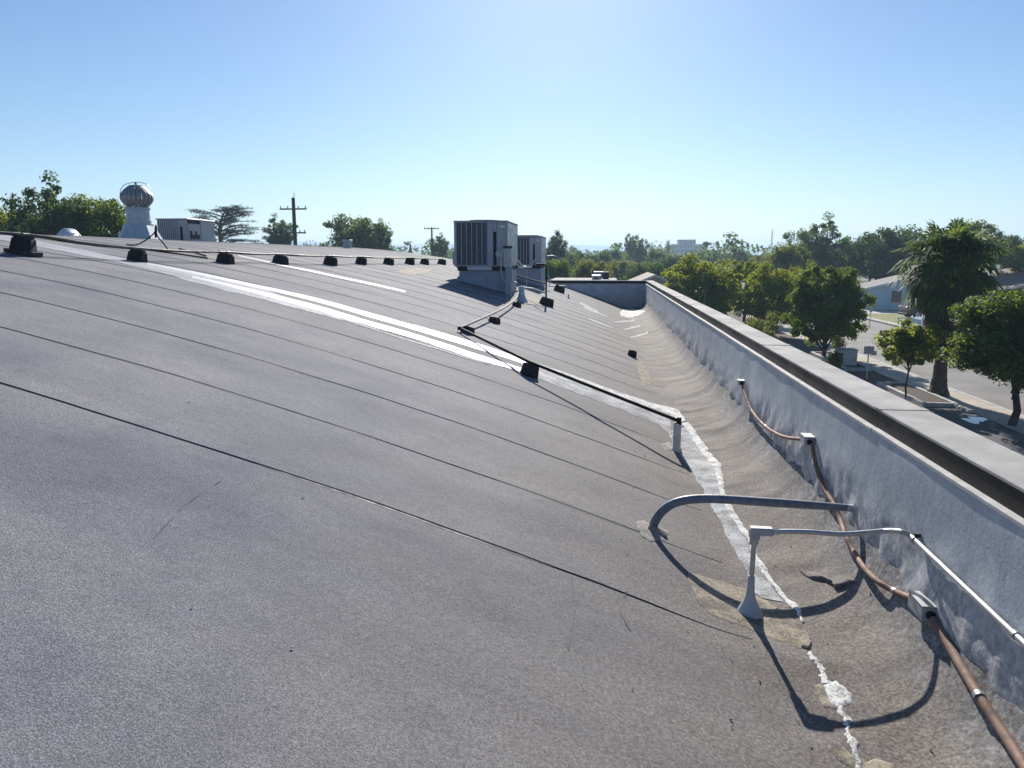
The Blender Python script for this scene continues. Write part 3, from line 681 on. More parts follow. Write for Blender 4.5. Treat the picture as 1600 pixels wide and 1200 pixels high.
# ---- turbine ventilator
def turbine():
    d = ray(219, 372); y = -11.0 / d[0]; c = Vector((-11.0, y, 0)); zb = float(prof(-11.0)) - .01
    def zz(py): return aty(219, py, y).z
    t = thing('turbine_vent', (c.x, c.y, zb), 'round finned turbine ventilator on a flared silver duct at the roof ridge', 'roof vent')
    sc = y / math.cos(math.atan(abs(d[0]))) / FPX * .98
    dep = float(np.dot(_fw, np.array([c.x, c.y, -.3]))) / FPX          # metres per pixel at the vent
    zt = zz(290.5); zm = zz(322); zn = zz(345)
    mb = MB(); rb = 28 * dep; rn = 17 * dep
    # square flared base
    rings = []
    for z, hw in ((zb - .05, rb * 1.12), (zb + .015, rb * 1.1), (zb + .02, rb), (zz(352), rn * 1.08), (zz(350.5), rn * 1.08)):
        rings.append([(c.x + hw * sx_, c.y + hw * sy_, z) for sx_, sy_ in ((-1, -.55), (-.55, -1), (.55, -1), (1, -.55), (1, .55), (.55, 1), (-.55, 1), (-1, .55))])
    mb.loft(rings); mb.build('flared_base', M['duct_paint'], t)
    mb = MB(); mb.lathe([(rn * 1.06, zz(353)), (rn * 1.06, zz(344)), (rn * 1.0, zz(343.5)), (rn * .98, zz(328)), (rn * 1.06, zz(327)), (rn * 1.06, zz(325))], (c.x, c.y, 0), 28); mb.build('duct_neck', M['duct_paint'], t, True)
    zc = zz(307); hz = (zt - zz(321)) / 2; rr = 23 * dep
    mb = MB(); mb.lathe([(rn * 1.0, zz(325)), (rn * 1.02, zz(323.5)), (rn * .8, zz(323))], (c.x, c.y, 0), 28); mb.build('lower_ring', M['turbine'], t, True)
    mb = MB(); mb.lathe([(rn * .62, zt - .012), (rn * .60, zt + .008), (rn * .3, zt + .022), (.012, zt + .026)], (c.x, c.y, 0), 24); mb.build('top_cap', M['turbine'], t, True)
    mb = MB(); mb.lathe([(.015, zt + .02), (.03, zt + .05), (.02, zt + .085), (.004, zt + .10)], (c.x, c.y, 0), 10); mb.build('bearing_knob', M['turbine'], t, True)
    z0, z1 = zz(324.5), zt - .005
    base = MB(); rows = 12
    V = []; 
    for i in range(rows + 1):
        u = i / rows; z = z0 + (z1 - z0) * u; s_ = math.sin(math.pi * (.19 + .66 * u)); r0 = rr * s_ * (1 if u < .6 else 1.0)
        a0 = .16 * math.sin(math.pi * u); a1 = a0 + .235
        V += [(r0 * math.cos(a0), r0 * math.sin(a0), z), (r0 * 1.035 * math.cos((a0 + a1) / 2), r0 * 1.035 * math.sin((a0 + a1) / 2), z), (r0 * .90 * math.cos(a1), r0 * .90 * math.sin(a1), z)]
    fm = mesh_np('fin', V, grid_faces(rows + 1, 3), M['turbine'], True)
    from mathutils import Matrix
    for k in range(22):
        o = link('fin', fm, t); o.matrix_parent_inverse = Matrix.Translation(-Vector(t.location)); o.location = (c.x, c.y, 0); o.rotation_euler = (0, 0, 2 * math.pi * k / 22)
    mb = MB(); mb.tube([(c.x, c.y, z0), (c.x, c.y, zt)], .02, 8); mb.build('spindle', M['turbine'], t, True)
    # brace hoop over the head
    hp = [aty(x, yy, y - .02) for x, yy in ((196, 320), (189, 308), (188, 299), (193, 290), (203, 286), (217, 285), (229, 288), (235, 296))]
    mb = MB(); mb.tube(bez(hp, 5), .008, 6); mb.build('brace_hoop', M['steel'], t, True)
    a = aty(188, 303, y - .02); b = aty(198, 301, y - .02); mb = MB(); mb.tube([a, b], .008, 6); mb.build('brace_arm', M['steel'], t, True)
turbine()

# ---- packaged air conditioners
def ac_unit(px0, px1, pyt, pyb, y0, depth, label, group=None, side_px=None, base=True, fronts=None):
    A = aty(px0, pyt, y0); B = aty(px1, pyt, y0); zt = (A.z + B.z) / 2; zb = aty(px0, pyb, y0).z
    x0, x1 = A.x, B.x; y1 = y0 + depth; W = x1 - x0
    e = thing('air_conditioner', ((x0 + x1) / 2, (y0 + y1) / 2, zb - .3), label, 'air conditioner', group)
    mb = MB(); mb.box(x0 + .02, x1 - .02, y0 + .03, y1 - .02, zb, zt - .03); mb.build('cabinet', M['unit'], e)
    mb = MB(); mb.box(x0 - .012, x1 + .012, y0 - .012, y1 + .012, zt - .035, zt, ch=.01); mb.build('top_panel', M['unit'], e)
    for xx in (x0, x1 - .045):
        for yy in (y0, y1 - .045):
            mb = MB(); mb.box(xx, xx + .045, yy, yy + .045, zb, zt - .036); mb.build('corner_post', M['unit'], e)
    # louvred coil section
    lx0, lx1 = x0 + .05, x0 + W * .62; n = 6; w = (lx1 - lx0) / n
    mb = MB(); mb.box(lx0, lx1, y0 + .02, y0 + .034, zb + .03, zt - .05); mb.build('coil', M['coil'], e)
    for k in range(n + 1):
        xx = lx0 + k * w; mb = MB(); mb.box(xx - .012, xx + .012, y0 + .002, y0 + .022, zb + .02, zt - .045, ch=.003); mb.build('coil_guard_bar', M['guard'], e)
    nl = 26
    for k in range(nl):
        zz_ = zb + .05 + (zt - zb - .12) * k / (nl - 1); mb = MB(); mb.obox(((lx0 + lx1) / 2, y0 + .016, zz_), ((lx1 - lx0) / 2, 0, 0), (0, .006, -.004), (0, .0012, .0018)); mb.build('louver', M['coil'], e)
    mb = MB(); mb.box(lx1 + .014, x0 + W * .725, y0 + .004, y0 + .03, zb + .02, zt - .045, ch=.004); mb.build('access_panel', M['unit'], e)
    mb = MB(); mb.box(x0 + W * .735, x0 + W * .79, y0 + .021, y0 + .033, zb + .02, zt - .25); mb.build('service_slot', M['unit_dark'], e)
    mb = MB(); mb.box(x0 + W * .735, x0 + W * .79, y0 + .004, y0 + .03, zt - .248, zt - .045); mb.build('access_panel', M['unit'], e)
    mb = MB(); mb.box(x0 + W * .80, x1 - .047, y0 + .004, y0 + .03, zb + .02, zt - .045, ch=.004); mb.build('access_panel', M['unit'], e)
    mb = MB(); mb.box(x0 + W * .86, x0 + W * .95, y0 - .001, y0 + .004, zt - .16, zt - .115); mb.build('badge', M['sticker'], e)
    # side panels towards the street, bright speckled reflection painted into their colour
    ny = 3; 
    for k in range(ny):
        a = y0 + .05 + (depth - .1) * k / ny; b = y0 + .05 + (depth - .1) * (k + 1) / ny - .012
        mb = MB(); mb.box(x1 - .03, x1 - .004, a, b, zb + .02, zt - .045, ch=.004); mb.build('side_panel', M['unit_side'], e)
    mb = MB(); mb.lathe([(.36, zt), (.36, zt + .03), (.33, zt + .035), (.06, zt + .05), (.01, zt + .05)], ((x0 + x1) / 2, y0 + depth * .3, 0), 24); mb.build('fan_guard', M['unit_dark'], e)
    if base:
        mb = MB(); mb.box(x0 + .06, x1 - .04, y0 + .05, y1 - .04, zb - .10, zb - .001); mb.build('base_rail', M['unit_dark'], e)
        mb = MB(); mb.box(x0 + W * .24, x0 + W * .70, y0 + .03, y0 + .049, zb - .09, zb - .004); mb.build('rail_cover', M['rail_light'], e)
        # curb follows the roof
        xa, xb = x0 + .09, x1 - .02
        rings = []
        P = [(xa, float(prof(xa)) - .05), (xb, float(prof(xb)) - .05), (xb, zb - .101), (xa, zb - .101)]
        mb = MB(); mb.prism(P, 'y', y0 + .10, y1 - .08); mb.build('roof_curb', M['curb'], e)
        ct = MB(); ct.prism([(xa - .08, float(prof(xa - .08)) + .02), (xb + .10, float(prof(xb + .1)) + .02), (xb + .005, float(prof(xb)) + .16), (xa - .005, float(prof(xa)) + .12)], 'y', y0 + .06, y0 + .098); ct.build('curb_flashing', M['curb'], e)
    return e, x0, x1, zb, zt, y1
e1, ax0, ax1, azb, azt, ay1 = ac_unit(709, 793, 344.5, 416, 17.0, 2.0, 'large grey rooftop air conditioner with dark vertical coil panels, nearest unit, centre of the roof', 'rooftop air conditioners')
# its disconnect box, whip, stub and left-hand hood
mb = MB(); p = aty(787, 425, 16.9); q = aty(799, 388, 16.9); mb.box(p.x, q.x, 16.86, 16.985, azb - .02, q.z, ch=.008); mb.build('disconnect_box', M['box_grey'], e1)
mb = MB(); mb.box(p.x - .01, q.x + .01, 16.84, 16.99, q.z + .002, q.z + .05); mb.build('box_cover', M['unit_dark'], e1)
mb = MB(); mb.tube(bez([aty(786, 389, 16.88), aty(784, 400, 16.86), aty(783, 412, 16.85), aty(783, 424, 16.85), aty(786, 436, 16.85), aty(792, 444, 16.85)], 5), .014, 8); mb.build('cable_whip', M['steel'], e1, True)
mb = MB(); mb.lathe([(.001, 0), (.065, 0), (.065, .012), (.001, .012)], (0, 0, 0), 18); o = mb.build('round_plate', M['pvc'], e1); 
o.matrix_parent_inverse = o.matrix_parent_inverse; o.rotation_euler = (R(90), 0, 0); o.location = aty(779, 397, 16.995)
mb = MB(); pa = aty(702, 392, 17.5); mb.prism([(17.5, pa.z), (18.1, pa.z + .02), (18.1, pa.z - .42), (17.5, pa.z - .30)], 'x', ax0 - .14, ax0 - .004); mb.build('intake_hood', M['unit'], e1)
mb = MB(); s0 = aty(799, 425, 16.9); mb.box(s0.x - .14, s0.x, 16.90, 17.05, float(prof(s0.x - .07)) - .05, azb - .022); mb.build('box_stand', M['curb'], e1)
mb = MB(); mb.tube(bez([aty(800.5, 420, 16.92), aty(800.5, 436, 16.92), aty(803, 440.5, 16.9), aty(808, 442, 16.85)], 4), .016, 8); mb.build('drain_pipe', M['pvc'], e1, True)
e2, bx0, bx1, bzb, bzt, by1 = ac_unit(797, 846, 368.5, 414.5, 23.2, 1.8, 'smaller grey rooftop air conditioner partly hidden behind the large one', 'rooftop air conditioners')
mb = MB(); mb.tube(bez([aty(855, 400, 24), aty(864, 399.5, 24), aty(871, 402, 24), aty(878, 409, 24)], 5), .014, 8); mb.build('cable_whip', M['steel'], e2, True)
mb = MB(); mb.tube(bez([aty(852, 424, 23.1), aty(857, 432, 23.1), aty(859, 440, 23.1), aty(858, 446, 23.1)], 5), .016, 8); mb.build('cable_whip', M['steel'], e2, True)
# V of pale refrigerant lines between the two units
vp = thing('refrigerant_line', aty(822, 419, 21.5), 'pale bent pipe forming a V between the two grey air conditioners', 'pipe')
mb = MB(); mb.tube([aty(806.5, 404, 19.3), aty(817, 416, 21), aty(829, 416, 22.5), aty(838, 403, 23.15)], .02, 8); mb.build('pipe_run', M['pvc'], vp, True)
mb = MB(); mb.tube([aty(816, 417.5, 20.9), aty(830, 417.5, 22.4)], .03, 8); mb.build('union', M['steel'], vp, True)
mb = MB(); pm = aty(823, 420, 21.6); mb.tube([(pm.x, pm.y, float(prof(pm.x))), (pm.x, pm.y, pm.z)], .012, 8); mb.build('prop', M['steel'], vp, True)

def ac_left():
    d = ray(272, 378); yb = -11.3 / d[0]
    A = aty(243.5, 342, yb); B = aty(292, 341, yb); 
    x0, x1 = A.x, B.x; zt = B.z; zb = float(prof(-10.9)) - .12; y0 = yb
    C = ray(335, 345); y1 = x1 / C[0]
    e = thing('air_conditioner', ((x0 + x1) / 2, (y0 + y1) / 2, zb), 'low grey air conditioner behind the roof ridge beside the turbine ventilator', 'air conditioner', 'rooftop air conditioners')
    mb = MB(); mb.box(x0 + .02, x1 - .02, y0 + .03, y1 - .02, zb - .3, zt - .03); mb.build('cabinet', M['unit'], e)
    mb = MB(); mb.box(x0 - .015, x1 + .015, y0 - .015, y1 + .015, zt - .032, zt, ch=.01); mb.build('top_panel', M['unit'], e)
    W = x1 - x0; n = 9
    mb = MB(); mb.box(x0 + .04, x0 + W * .62, y0 + .016, y0 + .032, zb, zt - .05); mb.build('coil', M['coil'], e)
    for k in range(n + 1):
        xx = x0 + .04 + (W * .58) * k / n; mb = MB(); mb.box(xx - .018, xx + .018, y0 + .002, y0 + .018, zb, zt - .045); mb.build('coil_guard_bar', M['unit'], e)
    mb = MB(); mb.box(x0 + W * .74, x0 + W * .82, y0 + .018, y0 + .033, zb, zt - .22); mb.build('service_slot', M['unit_dark'], e)
    mb = MB(); mb.box(x0 + W * .83, x1 - .02, y0 + .004, y0 + .03, zb, zt - .045, ch=.004); mb.build('access_panel', M['unit'], e)
    D = y1 - y0; zs = zt - zb
    for a, b, lo, hi, m in ((.03, .45, .82, .95, 'unit_dark'), (.03, .45, .05, .80, 'unit'), (.48, .98, .05, .96, 'unit')):
        mb = MB(); mb.box(x1 - .022, x1 - .002, y0 + D * a, y0 + D * b, zb + zs * lo, zb + zs * hi, ch=.003); mb.build('side_panel', M[m], e)
    for k in range(4):
        mb = MB(); yy = y0 + D * (.08 + .09 * k); mb.box(x1 - .001, x1 + .012, yy, yy + D * .06, zb + zs * .25, zb + zs * (.42 if k % 2 else .55)); mb.build('control_cover', M['unit_dark'], e)
    return e
ac_left()

# ---- small ridge vents
d = ray(108, 366); y = -11.4 / d[0]; q = aty(108, 368, y); dep = float(np.dot(_fw, np.array([q.x, q.y, q.z - H]))) / FPX
t = thing('dome_skylight', (q.x, q.y, float(prof(q.x))), 'small pale dome skylight on the roof ridge left of the turbine ventilator', 'skylight')
mb = MB(); rz = float(prof(q.x)); hz = aty(108, 357, y).z
mb.box(q.x - 12 * dep, q.x + 12 * dep, y - .3, y + .3, rz - .1, rz + .03); mb.build('skylight_curb', M['duct_paint'], t)
mb = MB(); mb.loft([[(q.x + sx_ * 11 * dep * k, y + sy_ * .28 * k, z) for sx_, sy_ in ((-1, -.6), (-.6, -1), (.6, -1), (1, -.6), (1, .6), (.6, 1), (-.6, 1), (-1, .6))] for z, k in ((rz + .031, 1), (rz + (hz - rz) * .5, .8), (rz + (hz - rz) * .92, .5), (hz, .25))]); mb.build('dome', M['skylight'], t, True)
d = ray(543, 388); y = 24.5; q = aty(543, 388, y); zb = float(prof(q.x)); dep = float(np.dot(_fw, np.array([q.x, q.y, q.z - H]))) / FPX
t = thing('exhaust_vent', (q.x, q.y, zb), 'small grey box exhaust vent at the far roof edge under the rounded tree', 'roof vent')
mb = MB(); mb.box(q.x - 5 * dep, q.x + 5 * dep, y - .1, y + .1, zb - .05, aty(543, 379, y).z); mb.build('vent_stack', M['duct_paint'], t)
mb = MB(); mb.box(q.x - 6.5 * dep, q.x + 6.5 * dep, y - .14, y + .14, aty(543, 379, y).z + .001, aty(543, 374.5, y).z, ch=.01); mb.build('vent_hood', M['box_grey'], t)
mb = MB(); mb.box(q.x - 6.5 * dep, q.x + 6.5 * dep, y - .14, y + .14, aty(543, 384, y).z, aty(543, 382, y).z); mb.build('hood_flange', M['box_grey'], t)

# ---- plumbing vent with pipe frame near the units
pv = roofp(815, 471); t = thing('plumbing_vent', pv, 'short grey plumbing vent stack on a tan mastic patch below the large air conditioner', 'roof vent')
ztop = aty(815, 447, pv.y).z
mb = MB(); mb.lathe([(.15, -.02), (.11, .03), (.075, .12), (.062, .2), (.06, ztop - pv.z), (.05, ztop - pv.z), (.048, ztop - pv.z - .1)], pv, 18, caps=False); mb.build('vent_stack', M['duct_paint'], t, True)
mb = MB(); mb.lathe([(.063, ztop - pv.z - .06), (.075, ztop - pv.z - .055), (.075, ztop - pv.z - .02), (.063, ztop - pv.z - .015)], pv, 18); mb.build('vent_collar', M['pvc'], t, True)
bA = roofp(853, 477); bA.z -= .004
support(bA, 'black rubber block under the black upright pipe, right of the plumbing vent', .35, (1.25, 1.2, 1.1))
bB = roofp(873, 456); bB.z -= .004
support(bB, 'black rubber block farther along, beside the pale pipe near the end parapet', .2, (1.35, 1.2, 1.2))
fr = thing('upright_pipe', bA, 'black upright pipe with bent top on a rubber block beside the smaller unit', 'pipe')
yb_ = bA.y + .02
mb = MB(); mb.tube([bA + Vector((0, .02, .15)), Vector((bA.x, yb_, aty(852, 420, yb_).z)), Vector((bA.x, yb_, aty(852, 414.5, yb_).z)), aty(849, 413, yb_), aty(838, 413, yb_ + .5)], .022, 10); mb.build('upright', M['black_pipe'], fr, True)
mb = MB(); mb.tube([Vector((pv.x + .03, pv.y, ztop - .03)), aty(832, 451, pv.y + .5), Vector((bA.x, yb_, aty(852, 458, yb_).z))], .02, 8); mb.build('cross_pipe', M['steel'], fr, True)
mb = MB(); mb.tube([aty(808, 430, 18.5), aty(826, 436, 18), Vector((bA.x, yb_, aty(852, 443, yb_).z))], .018, 8); mb.build('cross_pipe', M['black_pipe'], fr, True)
wp = thing('drain_stub', bB, 'short pale pipe stub lying on the rubber block near the end parapet', 'pipe')
mb = MB(); mb.tube([bB + Vector((-.35, .15, .17)), bB + Vector((.2, -.06, .185))], .022, 8); mb.build('pipe_run', M['pvc'], wp, True)
sp_ = roofp(888, 466); mb = MB(); mb.lathe([(.06, -.01), (.02, .02), (.016, .13), (.001, .13)], sp_, 10); tag(mb.build('vent_stub', M['grey_pipe'], None, True), 'tiny grey pipe stub standing alone on the roof before the end parapet', 'roof vent')
ss = roofp(987, 557); support(ss + Vector((0, 0, -.004)), 'lone small black rubber block by the valley near the far corner', .9, (.42, .9, .8), channel=False)

# ---- condensate drain: pale run on blocks, then a black run down to the drain post
base = roofp(1057, 704); dp = thing('drain_post', base, 'white drain pipe post standing in the roof valley at the end of the black pipe', 'drain pipe')
zp = aty(1057, 661, base.y).z
mb = MB(); mb.lathe([(.052, -.02), (.05, .01), (.036, .03), (.035, zp - base.z), (.030, zp - base.z), (.029, zp - base.z - .05)], base, 20, caps=False); mb.build('post', M['pvc'], dp, True)
mb = MB(); mb.lathe([(.0385, .12), (.0385, .15)], base, 20); mb.build('collar', M['pvc'], dp, True)
pa = roofp(719, 519, .05); pb_base = roofp(826, 587); pc_ = Vector((base.x, base.y, zp + .025))
support(pb_base + Vector((0, 0, -.004)), 'black rubber block under the middle of the long black drain pipe', .8, (.62, 1.0, 1.0), channel=False)
pb = pb_base + Vector((.0, .02, .148))
bp_ = thing('black_drain_pipe', pb, 'long straight black drain pipe crossing the white coated seam to the drain post', 'drain pipe')
mb = MB(); mb.tube([pa, pb, pc_, pc_ + Vector((.012, -.012, 0))], .017, 10); mb.build('pipe_run', M['black_pipe'], bp_, True)
mb = MB(); mb.tube([pc_ + Vector((.012, -.012, .03)), pc_ + Vector((.012, -.012, -.035))], .022, 10); mb.build('elbow', M['black_pipe'], bp_, True)
for i, (q, w) in enumerate((((730, 520), 'at the corner of the pale and black drain pipes'), ((772, 504), 'under the middle of the pale drain pipe'), ((807, 479), 'under the upper end of the pale drain pipe'))):
    support(roofp(*q) + Vector((0, 0, -.004)), 'small black rubber block ' + w, 1.0, (.55, 1.0, .62), channel=False)
wq = [pa, roofp(742, 513, .09), roofp(770, 500, .10), roofp(792, 487, .10), roofp(806, 475, .11), roofp(812, 466, .16)]
wpp = thing('pale_drain_pipe', wq[2], 'pale bent plastic drain pipe rising from the black pipe towards the large air conditioner', 'drain pipe')
mb = MB(); mb.tube(bez(wq, 6), .017, 10); mb.build('pipe_run', M['pvc_pipe'], wpp, True)
mb = MB(); mb.tube([pa + Vector((-.03, .0, 0)), pa + Vector((.03, 0, 0))], .024, 10); mb.build('elbow', M['black_pipe'], wpp, True)

# ---- grey hoop pipe from roof to wall
yy = 4.36
hoop = [(1020, 836), (1020, 829), (1023, 816), (1032, 802), (1046, 790), (1066, 782.5), (1092, 779.5), (1130, 780), (1190, 784), (1250, 788), (1300, 791.5), (1331, 794)]
P = [aty(x, y_, yy) for x, y_ in hoop]; P[0].z = zroof1(P[0].x, yy) - .02
hp = thing('hoop_conduit', P[0], 'thick grey conduit arching out of the roof and across to the parapet', 'conduit')
mb = MB(); nb = bez(P, 5); mb.tube(nb, [.0265 - .008 * max(0, (i - len(nb) * .75) / (len(nb) * .25)) for i in range(len(nb))], 14); mb.build('pipe_run', M['grey_pipe'], hp, True)
mb = MB(); mb.lathe([(.085, -.012), (.06, .008), (.035, .02), (.028, .03)], (P[0].x, P[0].y, zroof1(P[0].x, yy)), 18); mb.build('sealant_collar', M['pale_patch'], hp, True)
w0 = P[-1]
mb = MB(); mb.tube([w0 + Vector((-.03, 0, 0)), w0 + Vector((.04, 0, 0))], .021, 12); mb.build('coupling', M['steel'], hp, True)
mb = MB(); mb.tube([w0 + Vector((.012, -.01, -.01)), w0 + Vector((.016, -.015, -.16))], .011, 8); mb.build('strut', M['steel'], hp, True)
mb = MB(); mb.lathe([(.02, -.02), (.022, 0), (.02, .02)], w0 + Vector((.016, -.015, -.16)), 10); mb.build('strut_foot', M['steel'], hp, True)

# ---- cone-flashed post with elbow box and the bright conduit to the wall
cb = roofp(1171, 958); cp = thing('conduit_post', cb, 'grey post with cone flashing and elbow box feeding the thin bright conduit to the wall', 'conduit')
zt = aty(1181, 842, cb.y).z
mb = MB(); pr = [(.068, -.015), (.064, .004), (.054, .026), (.038, .055), (.026, .085), (.019, .12), (.0160, .20)]
mb.lathe(pr, cb, 22); mb.build('cone_flashing', M['duct_paint'], cp, True)
tp = Vector((aty(1178, 850, cb.y).x, cb.y, zt))
mb = MB(); mb.tube([cb + Vector((0, 0, .15)), tp], .0125, 12); mb.build('riser', M['steel'], cp, True)
mb = MB(); mb.lathe([(.02, -.03), (.022, -.028), (.022, .0), (.018, .002)], tp, 6); mb.build('lock_nut', M['steel'], cp)
mb = MB(); mb.box(tp.x - .024, tp.x + .024, tp.y - .024, tp.y + .024, tp.z, tp.z + .062, ch=.006); mb.box(tp.x - .0235, tp.x + .088, tp.y - .0235, tp.y + .0235, tp.z + .022, tp.z + .0615, ch=.006); mb.build('elbow_box', M['box_grey'], cp)
zc_ = tp.z + .042
C0 = Vector((tp.x + .088, tp.y, zc_))
mb = MB(); mb.tube([C0 + Vector((-.004, 0, 0)), C0 + Vector((.028, 0, 0))], .0165, 8); mb.build('connector', M['steel'], cp, True)
W1 = wallp(1424, 839, XW - .03); W2 = wallp(1600, 1005, XW - .03); dW = (W2 - W1)
cond = [C0, aty(1260, 831, tp.y), aty(1310, 834.5, tp.y), aty(1345, 833, tp.y + .01), aty(1385, 829.5, tp.y + .03), wallp(1408, 831, XW - .07), W1, W1 + dW * .25, W2, W2 + dW * .6]
mb = MB(); mb.tube(bez(cond, 6), .0125, 12); mb.build('conduit_run', M['steel'], cp, True)
def strap(p, along, r, par):
    a = along.normalized(); mb = MB(); mb.tube([p - a * .011, p + a * .011], r * 1.22, 12); mb.build('pipe_strap', M['steel'], par, True)
strap(W1 + dW * .03, dW, .013, cp); strap(W2 + dW * -.06, dW, .013, cp)
mb = MB(); q = W1 + dW * .03; mb.box(q.x, XW - .001, q.y - .01, q.y + .01, q.z + .012, q.z + .03); mb.build('strap_ear', M['unit_dark'], cp)

# ---- rusty conduit draped along the foot of the parapet, with its boxes
def wz(px, py):
    # point of the conduit on the wall foot: hugs whichever comes first, wall or cant
    for x in (XW - .045, XW - .06, XW - .08, XW - .10, XW - .125, XW - .15, XW - .18, XW - .21):
        p = wallp(px, py, x)
        if p.z > zroof1(x, p.y) + .022: return p
    p.z = zroof1(p.x, p.y) + .022; return p
rc = thing('rusty_conduit', wz(1262, 690), 'long rusty brown conduit sagging along the foot of the parapet between grey boxes', 'conduit')
seg1 = [wz(*q) for q in ((1160, 603), (1164, 616), (1172, 637), (1182, 652), (1197, 667), (1214, 678), (1232, 684), (1254, 686))]
seg2 = [wz(*q) for q in ((1269, 694), (1272, 712), (1278, 738), (1289, 765), (1304, 790), (1313, 812), (1322, 838), (1334, 862), (1350, 887), (1372, 909), (1398, 924), (1428, 936))]
seg3 = [wz(*q) for q in ((1458, 968), (1478, 1000), (1500, 1038), (1530, 1088), (1560, 1134), (1600, 1196), (1640, 1262))]
for S_, r in ((seg1, .0135), (seg2, .0145), (seg3, .0185)):
    mb = MB(); mb.tube(bez(S_, 6), r, 12); mb.build('conduit_run', M['rust'], rc, True)
strap(seg1[4], seg1[5] - seg1[3], .0135, rc); strap(seg2[10], seg2[11] - seg2[9], .0145, rc); strap(seg3[3], seg3[4] - seg3[2], .0185, rc)
def jbox(p, sx_, sy_, sz_, nm='junction_box'):
    mb = MB(); mb.box(p.x - sx_, p.x + sx_, p.y - sy_, p.y + sy_, p.z - sz_, p.z + sz_, ch=.005); o = mb.build(nm, M['box_grey'], rc)
    mb = MB(); mb.box(p.x - sx_ * 1.04, p.x + sx_ * 1.04, p.y - sy_ * 1.04, p.y + sy_ * 1.04, p.z + sz_ + .0005, p.z + sz_ + .006); mb.build('box_lid', M['box_grey'], o)
    mb = MB(); mb.lathe([(.02, 0), (.02, .012), (.014, .014)], (0, 0, 0), 10); h = mb.build('knockout', M['unit_dark'], o); h.rotation_euler = (R(90), 0, 0); h.location = (p.x, p.y - sy_, p.z)
jbox(wz(1158, 598) + Vector((.0, .02, .0)), .032, .05, .022)
jbox(wz(1262, 688) + Vector((0, .01, 0)), .035, .06, .030)
jbox(wz(1445, 953) + Vector((-.005, .01, .008)), .035, .075, .034)

# ================================================================== TREES
def crown_np(seed, rx, ry, rz, zc, nclump, nleaf, leaf, shell=.5, flat=0.0, lump=.25, clr=.30, up=.25, droop=0.0, pw=2.0):
    r = np.random.default_rng(seed)
    d = r.normal(size=(nclump, 3)); d /= (np.abs(d) ** pw).sum(axis=1)[:, None] ** (1 / pw)
    d[:, 2] = np.where(d[:, 2] < -.6, d[:, 2] * .9, d[:, 2])
    rad = shell + (1 - shell) * r.random(nclump) ** .6
    rad = rad * (1 + lump * (r.random(nclump) - .5) * 2)
    cc = d * rad[:, None]
    if flat: cc[:, 2] = np.clip(cc[:, 2], -1, 1 - flat)
    cs = clr * (.6 + .8 * r.random(nclump))
    idx = r.integers(0, nclump, nleaf)
    g = r.normal(size=(nleaf, 3)); g /= np.linalg.norm(g, axis=1)[:, None]; g *= (r.random(nleaf) ** .5)[:, None]
    p = cc[idx] + g * cs[idx][:, None] * np.array([1, 1, .75])
    P = p * np.array([rx, ry, rz]) + np.array([0, 0, zc])
    N = g * .9 + p * .35 + r.normal(size=(nleaf, 3)) * .55 + np.array([0, 0, up]); N /= np.linalg.norm(N, axis=1)[:, None]
    L = leaf * (.65 + .7 * r.random(nleaf))
    V, F = leaf_quads(P, N, L, .62, r)
    return V, F, cc * np.array([rx, ry, rz]) + np.array([0, 0, zc])
def trunk_mb(seed, h, r0, targets, fork, lean=0.0):
    r = random.Random(seed); mb = MB(); n = 7; pts = []; rs = []
    for i in range(n):
        t = i / (n - 1); pts.append((lean * t * t + r.uniform(-.04, .04) * h * .1, r.uniform(-.04, .04) * h * .1, h * fork * t)); rs.append(r0 * (1.45 if i == 0 else 1.1 - .35 * t))
    mb.tube(pts, rs, 8)
    top = Vector(pts[-1]); mids = [Vector(p) for p in pts[3:]]
    for tgt in targets:
        b = Vector(tgt); a = r.choice(mids); m = a.lerp(b, .5) + Vector((0, 0, .06 * h)); mb.tube([a, m, b], [r0 * .42, r0 * .26, r0 * .08], 6)
    return mb
PROTO = {}
def proto(key, seed, nclump, nleaf, leaf, mat, r0=.05, **k):
    # unit crown of radius 1 about the origin, its branches, and a unit trunk; meshes are shared between trees
    V, F, cc = crown_np(seed, .86, .86, .86, 0.0, nclump, nleaf, leaf, **k)
    r = random.Random(seed); bm_ = MB()
    for c in cc[:22]:
        a = Vector((r.uniform(-.06, .06), r.uniform(-.06, .06), r.uniform(-1.0, -.35))); b = Vector(c); m = a.lerp(b, .5) + Vector((0, 0, .08)); bm_.tube([a, m, b], [r0 * .5, r0 * .3, r0 * .08], 5)
    bm_.tube([(0, 0, -1.05), (.02, 0, -.5), (0, .02, .1)], [r0 * .9, r0 * .7, r0 * .2], 6)
    tb = MB(); tb.tube([(0, 0, -.02), (.0, 0, .06), (.05, .03, .5), (0, 0, 1)], [r0 * 1.7, r0 * 1.2, r0, r0 * .85], 9)
    PROTO[key] = (mesh_np('crown', V, F, M[mat]), bm_.mesh('branches', M['bark'], True), tb.mesh('trunk', M['bark'], True))
